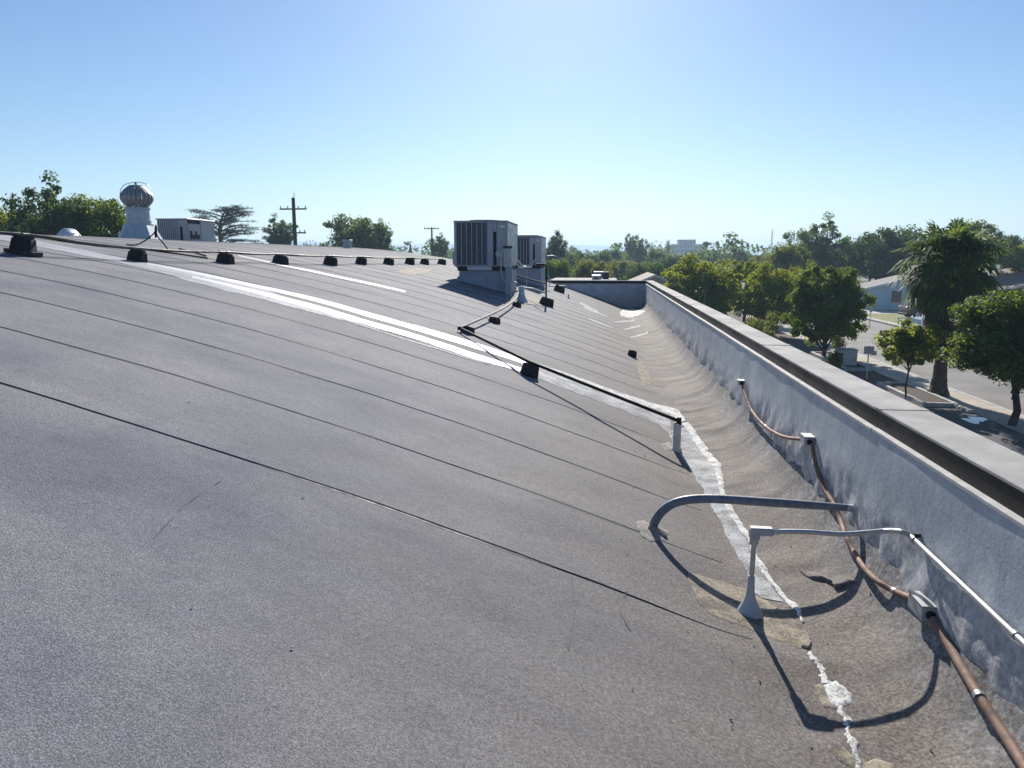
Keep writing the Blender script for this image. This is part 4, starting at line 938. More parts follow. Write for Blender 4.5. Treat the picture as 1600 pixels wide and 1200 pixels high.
def tree_px(key, px, ptop, wpx, y, label, name='tree', group=None, rw=None, mat=None, asp=1.05, seed=None):
    A = aty(px, ptop, y); dep = float(np.dot(_fw, np.array([A.x, y, A.z - H]))) / FPX
    h = A.z; r = wpx * dep / 2; rzv = min(r * asp, h * .46)
    e = thing(name, (A.x, y, 0), label, 'tree' if 'conifer' not in label and 'cypress' not in label else 'conifer', group)
    e.rotation_euler = (0, 0, (seed if seed is not None else px) * 1.7 % 6.28)
    cm, bm_, tm = PROTO[key]; zc = h - rzv * .98
    for nm, me, loc, sc in (('trunk', tm, (0, 0, 0), (r, r, zc - rzv * .9)), ('branches', bm_, (0, 0, zc), (r, r, rzv)), ('crown', cm, (0, 0, zc), (r, r, rzv))):
        o = bpy.data.objects.new(nm, me); COL.objects.link(o); o.parent = e; o.location = loc; o.scale = sc
        if mat and nm == 'crown':
            o.material_slots[0].link = 'OBJECT'; o.material_slots[0].material = M[mat]
    return e
proto('street_round', 11, 200, 40000, .058, 'leaf_mid', r0=.055, shell=.42, flat=.04, lump=.20, clr=.20, pw=2.7)
proto('street_round_b', 12, 190, 34000, .062, 'leaf_mid', r0=.055, shell=.42, lump=.18, clr=.22, pw=2.3)
proto('young', 13, 90, 6500, .125, 'leaf_yellow', r0=.03, shell=.35, lump=.16, clr=.28)
proto('big_near', 14, 200, 34000, .060, 'leaf_mid', r0=.05, shell=.42, lump=.18, clr=.24)
proto('spread', 15, 130, 15000, .075, 'leaf_mid', shell=.35, lump=.25, clr=.28)
proto('loose', 16, 150, 14000, .07, 'leaf_mid', shell=.3, lump=.30, clr=.20)
proto('far_a', 17, 70, 6500, .10, 'leaf_far', shell=.35, lump=.25, clr=.30)
proto('far_b', 18, 60, 6000, .10, 'leaf_far', shell=.35, lump=.35, clr=.32)
proto('tall_far', 19, 90, 8000, .09, 'leaf_far', shell=.2, lump=.40, clr=.26)
proto('cypress', 20, 70, 3500, .14, 'leaf_dark', shell=.2, lump=.15, clr=.32)

ST = 'street trees along the planting strip'
tree_px('street_round', 1297, 409, 128, 42.0, asp=1.13, label='largest clipped round street tree, dark green on a single trunk by the utility cabinet', name='street_tree', group=ST)
tree_px('street_round_b', 1211, 415, 104, 54.0, label='round green street tree just left of the largest clipped tree', name='street_tree', group=ST, mat='leaf_yellow')
tree_px('street_round', 1168, 404, 86, 66.0, asp=1.2, label='clipped green street tree between the leftmost round tree and its right neighbour', name='street_tree', group=ST, mat='leaf_yellow')
tree_px('street_round_b', 1093, 403, 126, 57.0, asp=.85, label='broad rounded tree with sunlit yellow-green top, leftmost beside the far end of the parapet', name='street_tree', group=ST, mat='leaf_yellow')
yt = tree_px('young', 1412, 498, 96, 30.2, asp=.92, label='small young tree with thin trunk in the planting bed in front of the palm', name='street_tree', group=ST)
yt.location.x = aty(1416, 617, 30.2).x
tree_px('big_near', 1606, 443, 222, 25.6, asp=.82, label='large leafy green tree at the right edge of the picture beside the sidewalk', name='street_tree', group=ST)
# low shrub beside the lot
def shrub(px, ptop, wpx, y, label, mat, seed, n=5200, hs=1.0):
    A = aty(px, ptop, y); dep = float(np.dot(_fw, np.array([A.x, y, A.z - H]))) / FPX; w = wpx * dep / 2; h = A.z
    e = thing('shrub', (A.x, y, 0), label, 'shrub')
    V, F, cc = crown_np(seed, w / 1.2, w / 1.2, h * .5, h * .46, 60, n, .11, shell=.3, lump=.25, clr=.32)
    V[:, 2] = np.maximum(V[:, 2], .05); me = mesh_np('foliage', V + np.array([A.x, y, 0]), F, M[mat]); link('foliage', me, e)
    mb = MB()
    for c in cc[:7]: mb.tube([(A.x, y, .02), (A.x + c[0] * .5, y + c[1] * .5, c[2] * .6), (A.x + c[0], y + c[1], c[2])], [.03, .02, .008], 5)
    mb.build('stems', M['bark'], e)
shrub(1192, 489, 68, 47.0, 'low rounded olive shrub below the clipped street trees by the parapet', 'leaf_olive', 31)
shrub(1305, 541, 34, 36.6, 'small spiky green shrub beside the grey utility cabinet', 'leaf_mid', 32, 1500)
shrub(1495, 517, 34, 62.0, 'small yellow-green shrub on the lawn behind the palm trunk', 'leaf_yellow', 33, 1500)

# ---- left side, beyond the ridge
TL = 'trees beyond the roof ridge'
tree_px('loose', 68, 281, 150, 40.0, 'dark bushy tree with upright shoots at the left edge behind the roof', 'tree', TL, mat='leaf_dark', asp=1.15, seed=3)
tree_px('spread', 152, 297, 124, 42.0, 'dark rounded tree behind the turbine ventilator', 'tree', TL, seed=5)
tree_px('spread', -14, 318, 100, 42.0, 'yellow-green tree cut by the left edge of the picture', 'tree', TL, mat='leaf_yellow', seed=8)
tree_px('spread', 112, 318, 100, 47.0, 'dark shaded tree filling the gap between the two left trees', 'tree', TL, mat='leaf_dark', seed=9)
tree_px('spread', 40, 318, 100, 46.0, 'dark tree low behind the upright shoots at far left', 'tree', TL, mat='leaf_dark', seed=4)
tree_px('loose', 436, 338, 56, 95.0, 'small dark tree directly behind the tall utility pole', 'tree', TL, .40, mat='leaf_dark')
tree_px('spread', 556, 328, 118, 90.0, 'large rounded tree with light gaps right of the tall utility pole', 'tree', TL, .45, mat='leaf_far', seed=1)
tree_px('loose', 590, 345, 52, 92.0, 'smaller lobe-shaped tree at the right flank of the large rounded tree', 'tree', TL, .40, mat='leaf_far')
tree_px('loose', 686, 366, 36, 130.0, 'small dark tree at the left side of the large air conditioner', 'tree', TL, .40, mat='leaf_far')
tree_px('cypress', 641, 374, 6.8, 170.0, 'tiny pointed conifer left of the short utility pole', 'conifer', TL, .11, asp=9.0)
tree_px('cypress', 476, 374, 7.8, 200.0, 'tiny dark conifer right of the tall utility pole', 'conifer', TL, .11, asp=9.0)
tree_px('cypress', 486, 377, 5.7, 210.0, 'tiny dark conifer, right one of the pair beside the tall pole', 'conifer', TL, .11, asp=9.0)

# ---- flat-topped cedar
def cedar():
    y = 92.0; b = aty(347, 380, y); dep = float(np.dot(_fw, np.array([b.x, y, 0]))) / FPX
    e = thing('cedar_tree', (b.x, y, 0), 'dark flat-topped cedar with bare layered branches behind the low air conditioner', 'tree')
    def P(px, py, dy=0): a = aty(px, py, y); return Vector((a.x, y + dy, a.z))
    mb = MB(); mb.tube([(b.x, y, 0), (b.x, y, 3), P(343, 360), P(345, 345), P(352, 328)], [.42, .36, .24, .16, .06], 8); 
    r = np.random.default_rng(4); LV = []; LN = []; rr = random.Random(9)
    for py, hw, cx in ((325, 26, 356), (330, 46, 344), (336, 44, 346), (344, 40, 350), (352, 44, 352), (359, 46, 350), (366, 48, 350), (373, 50, 350)):
        for k in range(5):
            sg = -1 if k % 2 else 1; A = P(345 + (352 - 345) * max(0, (340 - py) / 14), py + 9); fy = rr.uniform(-1, 1); ln = hw * rr.uniform(.55, 1.05)
            C_ = P(cx + sg * ln * math.sqrt(1 - .6 * fy * fy), py + rr.uniform(-3, 5), fy * 3.4); Mm = A.lerp(C_, .55) + Vector((0, 0, .30)); mb.tube([A, Mm, C_], [.10, .06, .015], 5)
            for j in range(rr.choice([3, 4, 5])):
                t = rr.uniform(.35, 1.0); q = (A.lerp(Mm, t / .55) if t < .55 else Mm.lerp(C_, (t - .55) / .45)); n_ = 70
                g = r.normal(size=(n_, 3)) * np.array([.42, .55, .10]) + np.array([q.x, q.y + rr.uniform(-.5, .5), q.z + .05]); LV.append(g); LN.append(r.normal(size=(n_, 3)) * .5 + np.array([0, 0, 1.0]))
    mb.build('trunk', M['bark'], e, True)
    C = np.concatenate(LV); N = np.concatenate(LN); N /= np.linalg.norm(N, axis=1)[:, None]
    V, F = leaf_quads(C, N, .2 * (.7 + .7 * r.random(len(C))), .4, r); link('crown', mesh_np('crown', V, F, M['needle']), e)
cedar()

# ---- fan palm
def palm():
    y = 31.0; b = aty(1466, 612, y); e = thing('fan_palm', (b.x, y, 0), 'tall fan palm with a thick skirt of dead fronds beside the street', 'palm tree')
    top = aty(1484, 420, y); bx, tx = b.x, top.x; r = random.Random(5)
    dep = float(np.dot(_fw, np.array([b.x, y, -2]))) / FPX
    zt = top.z + .25
    mb = MB(); n = 44; rings = []; m = 20
    for i in range(n):
        t = i / (n - 1); z = zt * t; cx = bx + (tx - bx) * t ** 1.3
        rad = .24 * math.exp(-t * 10) + .215 - .03 * t
        rings.append([(cx + math.cos(2 * math.pi * j / m) * rad * (1 + r.uniform(-.10, .10)), y + math.sin(2 * math.pi * j / m) * rad * (1 + r.uniform(-.10, .10)), z + r.uniform(-.03, .03)) for j in range(m)])
    mb.loft(rings); mb.build('trunk', M['palm_bark'], e)
    def cx_at(z): t = max(0, min(1, z / zt)); return bx + (tx - bx) * t ** 1.3
    def fan(o, d, upv, L, nb, spread, droop, V, F, rr):
        # o: hub of the fan, d: pointing direction, blades spread in the plane of d and side
        s = d.cross(upv).normalized(); nrm = s.cross(d).normalized()
        for k in range(nb):
            a = -spread + 2 * spread * k / (nb - 1) + rr.uniform(-.05, .05)
            bd = (d * math.cos(a) + s * math.sin(a)).normalized(); sd = (s * math.cos(a) - d * math.sin(a)); l = L * (1 - .25 * abs(a) / spread) * rr.uniform(.85, 1.08)
            fold = nrm * .03 * (1 if k % 2 else -1)
            mid = o + bd * l * .6 + fold; tip = o + bd * l + Vector((0, 0, -droop * l * rr.uniform(.6, 1.4)))
            w = l * spread / nb * 1.15
            i0 = len(V); V += [o, mid - sd * w * .5, tip, mid + sd * w * .5]; F.append((i0, i0 + 1, i0 + 2, i0 + 3))
    LVv, LF = [], []; pet = MB(); hub0 = Vector((tx, y, zt))
    for k in range(135):
        az = r.uniform(0, 2 * math.pi); el = R(r.choice([80, 66, 52, 40, 28, 16, 4, -8, -20, -32, -46]) + r.uniform(-10, 10))
        pl = r.uniform(.8, 1.25) * (1.1 if el < R(30) else 1.0); d = Vector((math.cos(az) * math.cos(el), math.sin(az) * math.cos(el), math.sin(el)))
        o = hub0 + Vector((math.cos(az) * .15, math.sin(az) * .15, r.uniform(-.35, .25))); hb = o + d * pl + Vector((0, 0, -.10))
        pet.tube([o, o + d * pl * .55, hb], [.022, .016, .012], 4)
        d2 = (d + Vector((0, 0, -.30))).normalized()
        fan(hb, d2, Vector((0, 0, 1)) if abs(d2.z) < .95 else Vector((1, 0, 0)), r.uniform(.75, 1.0), 19, R(r.uniform(95, 130)), r.uniform(.15, .42), LVv, LF, r)
    link('fronds', mesh_np('fronds', [tuple(v) for v in LVv], LF, M['frond']), e); pet.build('petioles', M['palm_bark'], e)
    DV, DF = [], []
    for k in range(330):
        t = r.random(); z = zt - .35 - t * 2.75; az = r.uniform(0, 2 * math.pi); rad = .32 + (1 - t) ** 1.3 * 1.05 * r.uniform(.25, 1.0)
        o = Vector((cx_at(z) + math.cos(az) * rad, y + math.sin(az) * rad, z))
        d = Vector((math.cos(az) * .25 * (1 - t), math.sin(az) * .25 * (1 - t), -1)).normalized()
        fan(o, d, Vector((math.cos(az), math.sin(az), .2)).normalized(), r.uniform(.6, .95), 9, R(r.uniform(25, 60)), .1, DV, DF, r)
    link('dead_frond_skirt', mesh_np('dead_frond_skirt', [tuple(v) for v in DV], DF, M['dead_frond']), e)
palm()

# ---- background trees behind the street
BG = 'background trees'
tree_px('loose', 1280, 341, 100, 110.0, 'tall grey-green tree with wispy top behind the clipped street trees', 'tree', BG, .40, mat='leaf_far')
tree_px('spread', 1318, 374, 66, 112.0, 'dark lower right part of the tree group behind the largest clipped tree', 'tree', BG, .45, mat='leaf_dark')
tree_px('spread', 1232, 376, 70, 100.0, 'olive tree left of the tall wispy tree', 'tree', BG, .45, mat='leaf_olive')
tree_px('spread', 1196, 392, 60, 120.0, 'olive-green tree low behind the clipped row, left of the olive tree', 'tree', BG, .45, mat='leaf_olive')
tree_px('spread', 1400, 346, 122, 100.0, 'broad very dark tree left of the palm crown', 'tree', BG, asp=1.0, mat='leaf_dark')
tree_px('spread', 1365, 362, 70, 104.0, 'very dark tree at the left shoulder of the broad dark tree', 'tree', BG, .45, mat='leaf_dark')
tree_px('spread', 1520, 338, 86, 88.0, 'green tree showing behind the right half of the palm crown', 'tree', BG, .45)
tree_px('spread', 1578, 361, 64, 96.0, 'dark green tree at the right edge behind the brown roof', 'tree', BG, .45, mat='leaf_dark')
tree_px('spread', 1598, 378, 50, 84.0, 'bright green tree cut by the right edge of the picture above the brown roof', 'tree', BG, .45, mat='leaf_yellow')
tree_px('spread', 1478, 400, 60, 92.0, 'dark tree hidden behind the palm skirt', 'tree', BG, .45, mat='leaf_dark')
tree_px('tall_far', 872, 362, 42, 120.0, 'tall dark tree just right of the smaller air conditioner', 'tree', BG, .28, mat='leaf_dark', asp=1.7)
tree_px('tall_far', 860, 372, 40, 124.0, 'tall dark tree directly behind the smaller air conditioner', 'tree', BG, .28, mat='leaf_dark', asp=1.7)
tree_px('spread', 868, 400, 60, 75.0, 'green bushy tree right behind the smaller air conditioner and end parapet', 'tree', BG, .45)
tree_px('spread', 925, 400, 74, 80.0, 'light green tree beyond the end parapet, left of the white rooftop units', 'tree', BG, .45, mat='leaf_olive')
tree_px('spread', 1012, 404, 74, 92.0, 'grey-green tree beyond the far corner of the parapet', 'tree', BG, .45, mat='leaf_far')
tree_px('spread', 972, 402, 66, 118.0, 'reddish olive tree beyond the end parapet in the middle of the tree line', 'tree', BG, .45, mat='leaf_olive')
tree_px('spread', 1045, 396, 60, 130.0, 'dark bluish tree above the far corner of the parapet', 'tree', BG, .45, mat='leaf_dark')
tree_px('tall_far', 1002, 369, 34, 210.0, 'tall grey eucalyptus in the tree line, right one of two', 'tree', BG, .28, asp=1.7)
tree_px('tall_far', 987, 366, 26, 215.0, 'tall grey eucalyptus in the tree line, left one of two', 'tree', BG, .28, asp=1.7)
tree_px('far_a', 962, 388, 34, 190.0, 'small rounded tree left of the two tall eucalyptus', 'tree', BG, .45)
tree_px('cypress', 1044, 371, 6.8, 330.0, 'thin dark cypress spire left of the far tower block', 'conifer', BG, .11, asp=9.0)
tree_px('far_a', 905, 390, 38, 160.0, 'rounded hazy tree right of the tall dark tree by the units', 'tree', BG, .45)
tree_px('far_b', 1128, 388, 50, 210.0, 'hazy rounded tree right of the far tower block', 'tree', BG, .5)
tree_px('far_b', 1165, 390, 44, 190.0, 'hazy rounded tree below the thin radio mast', 'tree', BG, .5)
tree_px('far_a', 1080, 394, 44, 180.0, 'hazy rounded tree in front of the far tower block', 'tree', BG, .45)
tree_px('far_b', 938, 386, 60, 150.0, 'rounded green tree in the tree line above the white rooftop units', 'tree', BG)
tree_px('far_a', 884, 391, 50, 140.0, 'rounded green tree low between the tall dark tree and its hazy neighbour', 'tree', BG)
tree_px('far_a', 1024, 389, 44, 165.0, 'rounded grey-green tree left of the thin cypress spire', 'tree', BG)
tree_px('far_b', 1060, 392, 50, 150.0, 'hazy tree at the foot of the far tower block, left one', 'tree', BG)
# woodland of the flat town beyond: reads as one mass
def woodland():
    r = np.random.default_rng(77); VV = []; FF = []; o = 0
    for i in range(520):
        y = 190 + 900 * r.random() ** 1.6; x = (r.random() - .5) * 2 * y * .85 - .10 * y
        h = (5.6 + 4.6 * r.random()) * (1 + y / 1800); w = h * (.45 + .35 * r.random())
        V, F, _ = crown_np(int(1000 + i), w, w, h * .5, h * .48, 18, 420, .10 * h, shell=.35, lump=.4, clr=.36)
        V = V + np.array([x, y, 0]); VV.append(V); FF.append(F + o); o += len(V)
    return mesh_np('far_woodland', np.concatenate(VV), np.concatenate(FF), M['leaf_far'])
tag(link('far_woodland', woodland()), 'hazy band of town trees along the horizon', 'woodland', kind='stuff')

# ================================================================== POLES, SIGNS, HOUSES, CARS
def pole(px, ptop, y, arms, r0, label, top_pin=True):
    b = aty(px, ptop, y); e = thing('utility_pole', (b.x, y, 0), label, 'utility pole', 'utility poles')
    mb = MB(); mb.tube([(b.x, y, 0), (b.x, y, b.z * .5), (b.x, y, b.z)], [r0 * 1.15, r0, r0 * .85], 10); mb.build('pole', M['wood_pole'], e, True)
    if top_pin: mb = MB(); mb.tube([(b.x + .1, y, b.z - .1), (b.x + .1, y, b.z + .45)], .035, 6); mb.build('top_pin', M['insulator'], e, True)
    for (xa, xb, py) in arms:
        A, B = aty(xa, py, y), aty(xb, py, y); mb = MB(); mb.box(A.x, B.x, y - r0 - .14, y - r0 * .8, A.z - .07, A.z + .07); mb.build('crossarm', M['wood_pole'], e)
        for xx in (A.x + .08, A.x + (B.x - A.x) * .3, B.x - (B.x - A.x) * .3, B.x - .08):
            mb = MB(); mb.lathe([(.03, 0), (.075, .05), (.05, .12), (.07, .16), (.02, .24)], (xx, y - r0 - .06, A.z + .071), 8); mb.build('insulator', M['insulator'], e, True)
pole(458, 309, 74.0, [(439, 480, 327), (450, 479, 364)], .20, 'tall dark wooden utility pole with two crossarms left of centre')
pole(674.5, 355, 128.0, [(663, 686, 357.5)], .16, 'short distant utility pole with one crossarm left of the large air conditioner', False)
def mast():
    y = 420.0; b = aty(1207, 359, y); e = thing('radio_mast', (b.x, y, 0), 'thin radio mast rising above the trees right of the far tower block', 'mast')
    for k in range(3):
        a = 2.1 * k; mb = MB(); mb.tube([(b.x + .9 * math.cos(a), y + .9 * math.sin(a), 0), (b.x + .25 * math.cos(a), y + .25 * math.sin(a), b.z)], .10, 5); mb.build('mast_leg', M['tower_steel'], e)
    for i in range(14):
        z = b.z * i / 14; k = .9 - .65 * i / 14; mb = MB()
        P = [(b.x + k * math.cos(2.1 * j), y + k * math.sin(2.1 * j), z) for j in range(3)]
        for j in range(3): mb.tube([P[j], P[(j + 1) % 3]], .05, 4)
        mb.build('brace', M['tower_steel'], e)
mast()
def tower_block():
    y = 600.0; x0 = aty(1049, 400, y).x; x1 = aty(1105, 400, y).x; xm0 = aty(1059.5, 400, y).x; xm1 = aty(1086, 400, y).x
    zw = aty(1050, 381.5, y).z; zt = aty(1070, 375.5, y).z
    e = thing('tower_block', ((x0 + x1) / 2, y + 9, 0), 'distant pale multi-storey block above the tree line', 'building')
    mb = MB(); mb.box(x0, x1, y, y + 18, 0, zw); mb.build('wall', M['tower_wall'], e)
    mb = MB(); mb.box(xm0, xm1, y - 1.5, y + 12, zw - 9, zt); mb.build('penthouse', M['tower_wall'], e)
    mb = MB(); mb.box(xm0 - .3, xm1 + .3, y - 1.8, y + 12.3, zt + .01, zt + .5); mb.build('roof_edge', M['kerb'], e)
    fl = 3.4; nfl = int(zw / fl)
    wm = {}
    for f in range(nfl):
        for k in range(14):
            xx = x0 + 1.1 + (x1 - x0 - 2.2) * k / 13.0; z = zw - 1.0 - f * fl
            if z < 6: continue
            key = 0
            if key not in wm: m_ = MB(); m_.box(-.75, .75, -.12, .05, -1.7, 0); wm[key] = m_.mesh('window', M['glass'])
            o = link('window', wm[key], e); o.location = (xx, y - (1.51 if xm0 < xx < xm1 and z > zw - 9 else 0), z)
    for k in range(6):
        o = link('window', wm[0], e); o.location = (xm0 + 1.5 + (xm1 - xm0 - 3) * k / 5, y - 1.51, zt - .9)
tower_block()

# ---- street sign seen from behind, parking sign across the street, utility cabinet
def sign(px, ptop, pbot_sign, wpx, y, label, second=None, x=None):
    A = aty(px, ptop, y); B = aty(px, pbot_sign, y); dep = float(np.dot(_fw, np.array([A.x, y, A.z - H]))) / FPX
    e = thing('street_sign', (A.x, y, .08), label, 'sign')
    mb = MB(); mb.tube([(A.x, y, -.2), (A.x, y, A.z + .03)], .03, 8); mb.build('post', M['steel'], e)
    w = wpx * dep / 2; mb = MB(); mb.box(A.x - w, A.x + w, y - .036, y - .031, B.z, A.z); mb.build('sign_panel', M['sign'], e)
    if second:
        C, D = aty(second[0], second[2], y), aty(second[1], second[3], y); mb = MB(); mb.box(C.x, D.x, y - .046, y - .041, D.z, C.z); mb.build('small_panel', M['sign'], e)
sign(1358, 541, 553, 15, 35.0, 'grey sign on a thin post in the planting strip left of the young tree', (1360, 1369, 548, 555))
sign(1361.5, 474, 488, 4.5, 61.5, 'narrow sign post at the far kerb in front of the pale blue house')
def cabinet():
    y = 38.8; A = aty(1312, 546, y); B = aty(1339, 566, y); e = thing('utility_cabinet', ((A.x + B.x) / 2, y + .3, .1), 'low grey utility cabinet in the planting strip under the clipped tree', 'cabinet')
    z0 = .12; mb = MB(); mb.box(A.x - .05, B.x + .05, y - .05, y + .75, .0, z0 + .06); mb.build('plinth', M['kerb'], e)
    mb = MB(); mb.box(A.x, B.x, y, y + .7, z0 + .061, A.z - .05, ch=.01); mb.build('housing', M['box_grey'], e)
    mb = MB(); mb.box(A.x - .03, B.x + .03, y - .03, y + .73, A.z - .049, A.z, ch=.012); mb.build('lid', M['box_grey'], e)
    mb = MB(); mb.box(A.x + .08, B.x - .08, y - .012, y - .001, z0 + .14, A.z - .12, ch=.004); d_ = mb.build('door', M['box_grey'], e)
    mb = MB(); mb.box(B.x - .18, B.x - .14, y - .03, y - .013, z0 + .3, z0 + .4); mb.build('handle', M['unit_dark'], d_)
cabinet()
# pale edging stones by the puddle
for i, (px, py) in enumerate(((1494, 637), (1501, 639), (1508, 642), (1514, 645), (1519, 645))):
    d = ray(px, py); t_ = (.1 - H) / d[2]; c = Vector((d[0] * t_, d[1] * t_, .09)); s_ = .10 + .03 * (i % 3); rr = random.Random(i)
    mb = MB(); mb.loft([[(c.x + s_ * k * math.cos(a) * rr.uniform(.8, 1.15), c.y + s_ * k * math.sin(a) * rr.uniform(.8, 1.15), c.z + z) for a in [j * .785 for j in range(8)]] for z, k in ((-.02, .9), (.04, 1.05), (.10, .8), (.125, .35))])
    tag(mb.build('edging_stone', M['kerb'], None, True), ['leftmost', 'second', 'middle', 'fourth', 'rightmost'][i] + ' of five pale edging stones at the corner of the planting bed', 'stone', 'edging stones')

def house(name, x0, x1, y0, y1, zw, zr_, axis, wallm, roofm, label, openings=(), extra=None):
    e = thing(name, ((x0 + x1) / 2, (y0 + y1) / 2, 0), label, 'house')
    ov = .5
    if axis == 'y':                          # gable faces the camera
        xm = (x0 + x1) / 2; mb = MB(); mb.prism([(x0, 0), (x1, 0), (x1, zw), (xm, zr_ - .12), (x0, zw)], 'y', y0, y1); mb.build('wall', M[wallm], e)
        for sgn, xa in ((1, x1), (-1, x0)):
            sl = (zr_ - zw) / (xm - x0); xo = xa + sgn * ov; zo = zw - ov * sl
            mb = MB(); mb.prism([(xm, zr_), (xo, zo), (xo, zo - .14), (xm, zr_ - .14)] if sgn > 0 else [(xm - .002, zr_), (xm - .002, zr_ - .14), (xo, zo - .14), (xo, zo)], 'y', y0 - ov, y1 + ov); rf = mb.build('roof', M[roofm], e)
            mb = MB(); mb.prism([(xm, zr_ + .01), (xo, zo + .01), (xo, zo - .18), (xm, zr_ - .18)] if sgn > 0 else [(xm - .002, zr_ + .01), (xm - .002, zr_ - .18), (xo, zo - .18), (xo, zo + .01)], 'y', y0 - ov - .03, y0 - ov - .003); mb.build('bargeboard', M['trim'], rf)
    else:
        ym = (y0 + y1) / 2; mb = MB(); mb.prism([(y0, 0), (y1, 0), (y1, zw), (ym, zr_ - .12), (y0, zw)], 'x', x0, x1); mb.build('wall', M[wallm], e)
        for sgn, ya in ((1, y1), (-1, y0)):
            sl = (zr_ - zw) / (ym - y0); yo = ya + sgn * ov; zo = zw - ov * sl
            mb = MB(); mb.prism([(ym + sgn * .001, zr_), (yo, zo), (yo, zo - .14), (ym + sgn * .001, zr_ - .14)], 'x', x0 - ov, x1 + ov); rf = mb.build('roof', M[roofm], e)
            if sgn < 0: mb = MB(); mb.box(x0 - ov, x1 + ov, yo - .03, yo - .002, zo - .17, zo + .0); mb.build('fascia', M['trim'], rf)
    for (nm, a, b, za, zb, m_) in openings:
        mb = MB(); mb.box(a - .08, b + .08, y0 - .05, y0 - .002, za - .08, zb + .08); fr_ = mb.build(nm, M['trim'], e)
        mb = MB(); mb.box(a, b, y0 - .07, y0 - .052, za, zb); mb.build('pane' if m_ == 'glass' else 'leaf', M[m_], fr_)
    return e
hx = aty(1356, 470, 83).x
house('blue_house', hx, hx + 9.5, 83, 87.5, 2.5, 3.7, 'y', 'blue_wall', 'shingle', 'pale blue gabled house across the street left of the palm', [('window', hx + 2.3, hx + 3.3, .9, 2.1, 'glass'), ('door', hx + 4.4, hx + 5.3, .12, 2.15, 'brown_shingle'), ('window', hx + 6.3, hx + 8.0, .9, 2.1, 'glass')])
hx2 = aty(1545, 470, 78).x
house('brown_house', hx2, hx2 + 13, 76, 88, 2.6, 4.4, 'y', 'tan_wall', 'brown_shingle', 'tan house with a brown shingled gable roof at the right edge behind the trees', [('window', hx2 + 1.5, hx2 + 3, .9, 2.1, 'glass'), ('door', hx2 + 5, hx2 + 6, .12, 2.2, 'brown_shingle')])
house('tan_house', aty(1446, 470, 90).x, aty(1520, 470, 90).x, 92, 104, 2.6, 4.2, 'x', 'tan_wall', 'brown_shingle', 'tan house hidden behind the palm and its skirt')
# neighbour beyond the end parapet
def neighbour():
    y = 50.0; x0, x1 = aty(862, 437, y).x, aty(962, 437, y).x; zt = aty(900, 437.5, y).z
    e = thing('neighbour_building', ((x0 + x1) / 2, y + 2.7, 0), 'flat-roofed neighbouring building just beyond the end parapet', 'building')
    mb = MB(); mb.box(x0, x1, y, y + 5.5, 0, zt - .2); mb.build('wall', M['tan_wall'], e)
    mb = MB(); mb.box(x0 - .1, x1 + .1, y - .1, y + 5.6, zt - .199, zt); mb.build('roof', M['shingle'], e)
    for i, (a, b, t_, c, yy_, lab) in enumerate(((925, 938, 430, 435, y + 1, 'white low rooftop unit, nearest on the neighbouring flat roof'), (928, 941, 424.5, 428, y + 3.6, 'white rooftop unit with dark grille on the neighbouring flat roof'), (942, 951, 425, 434, y + 2.5, 'dark boxy rooftop unit on the neighbouring flat roof'))):
        A, B = aty(a, t_, yy_), aty(b, c, yy_); u = thing('rooftop_unit', ((A.x + B.x) / 2, yy_, zt), lab, 'rooftop unit', 'units on the neighbouring roof')
        m_ = 'unit_dark' if i == 2 else 'rail_light'
        mb = MB(); mb.box(A.x, B.x, yy_, yy_ + 1.2, zt, A.z - .05, ch=.02); mb.build('cabinet', M[m_], u)
        mb = MB(); mb.box(A.x - .03, B.x + .03, yy_ - .03, yy_ + 1.23, A.z - .049, A.z, ch=.01); mb.build('lid', M[m_], u)
        mb = MB(); mb.box(A.x + .1, B.x - .1, yy_ - .015, yy_ - .002, zt + .06, max(zt + .12, A.z - .15)); mb.build('grille', M['unit_dark'], u)
neighbour()
hx3 = aty(955, 435, 62).x
house('red_roof_house', hx3, hx3 + 7, 62, 72, 2.7, aty(970, 428.5, 62).z, 'y', 'cream_wall', 'brown_shingle', 'house with a reddish brown gable roof just left of the far parapet corner', [('window', hx3 + 1.4, hx3 + 2.8, 1, 2.1, 'glass'), ('window', hx3 + 4.2, hx3 + 5.6, 1, 2.1, 'glass')])

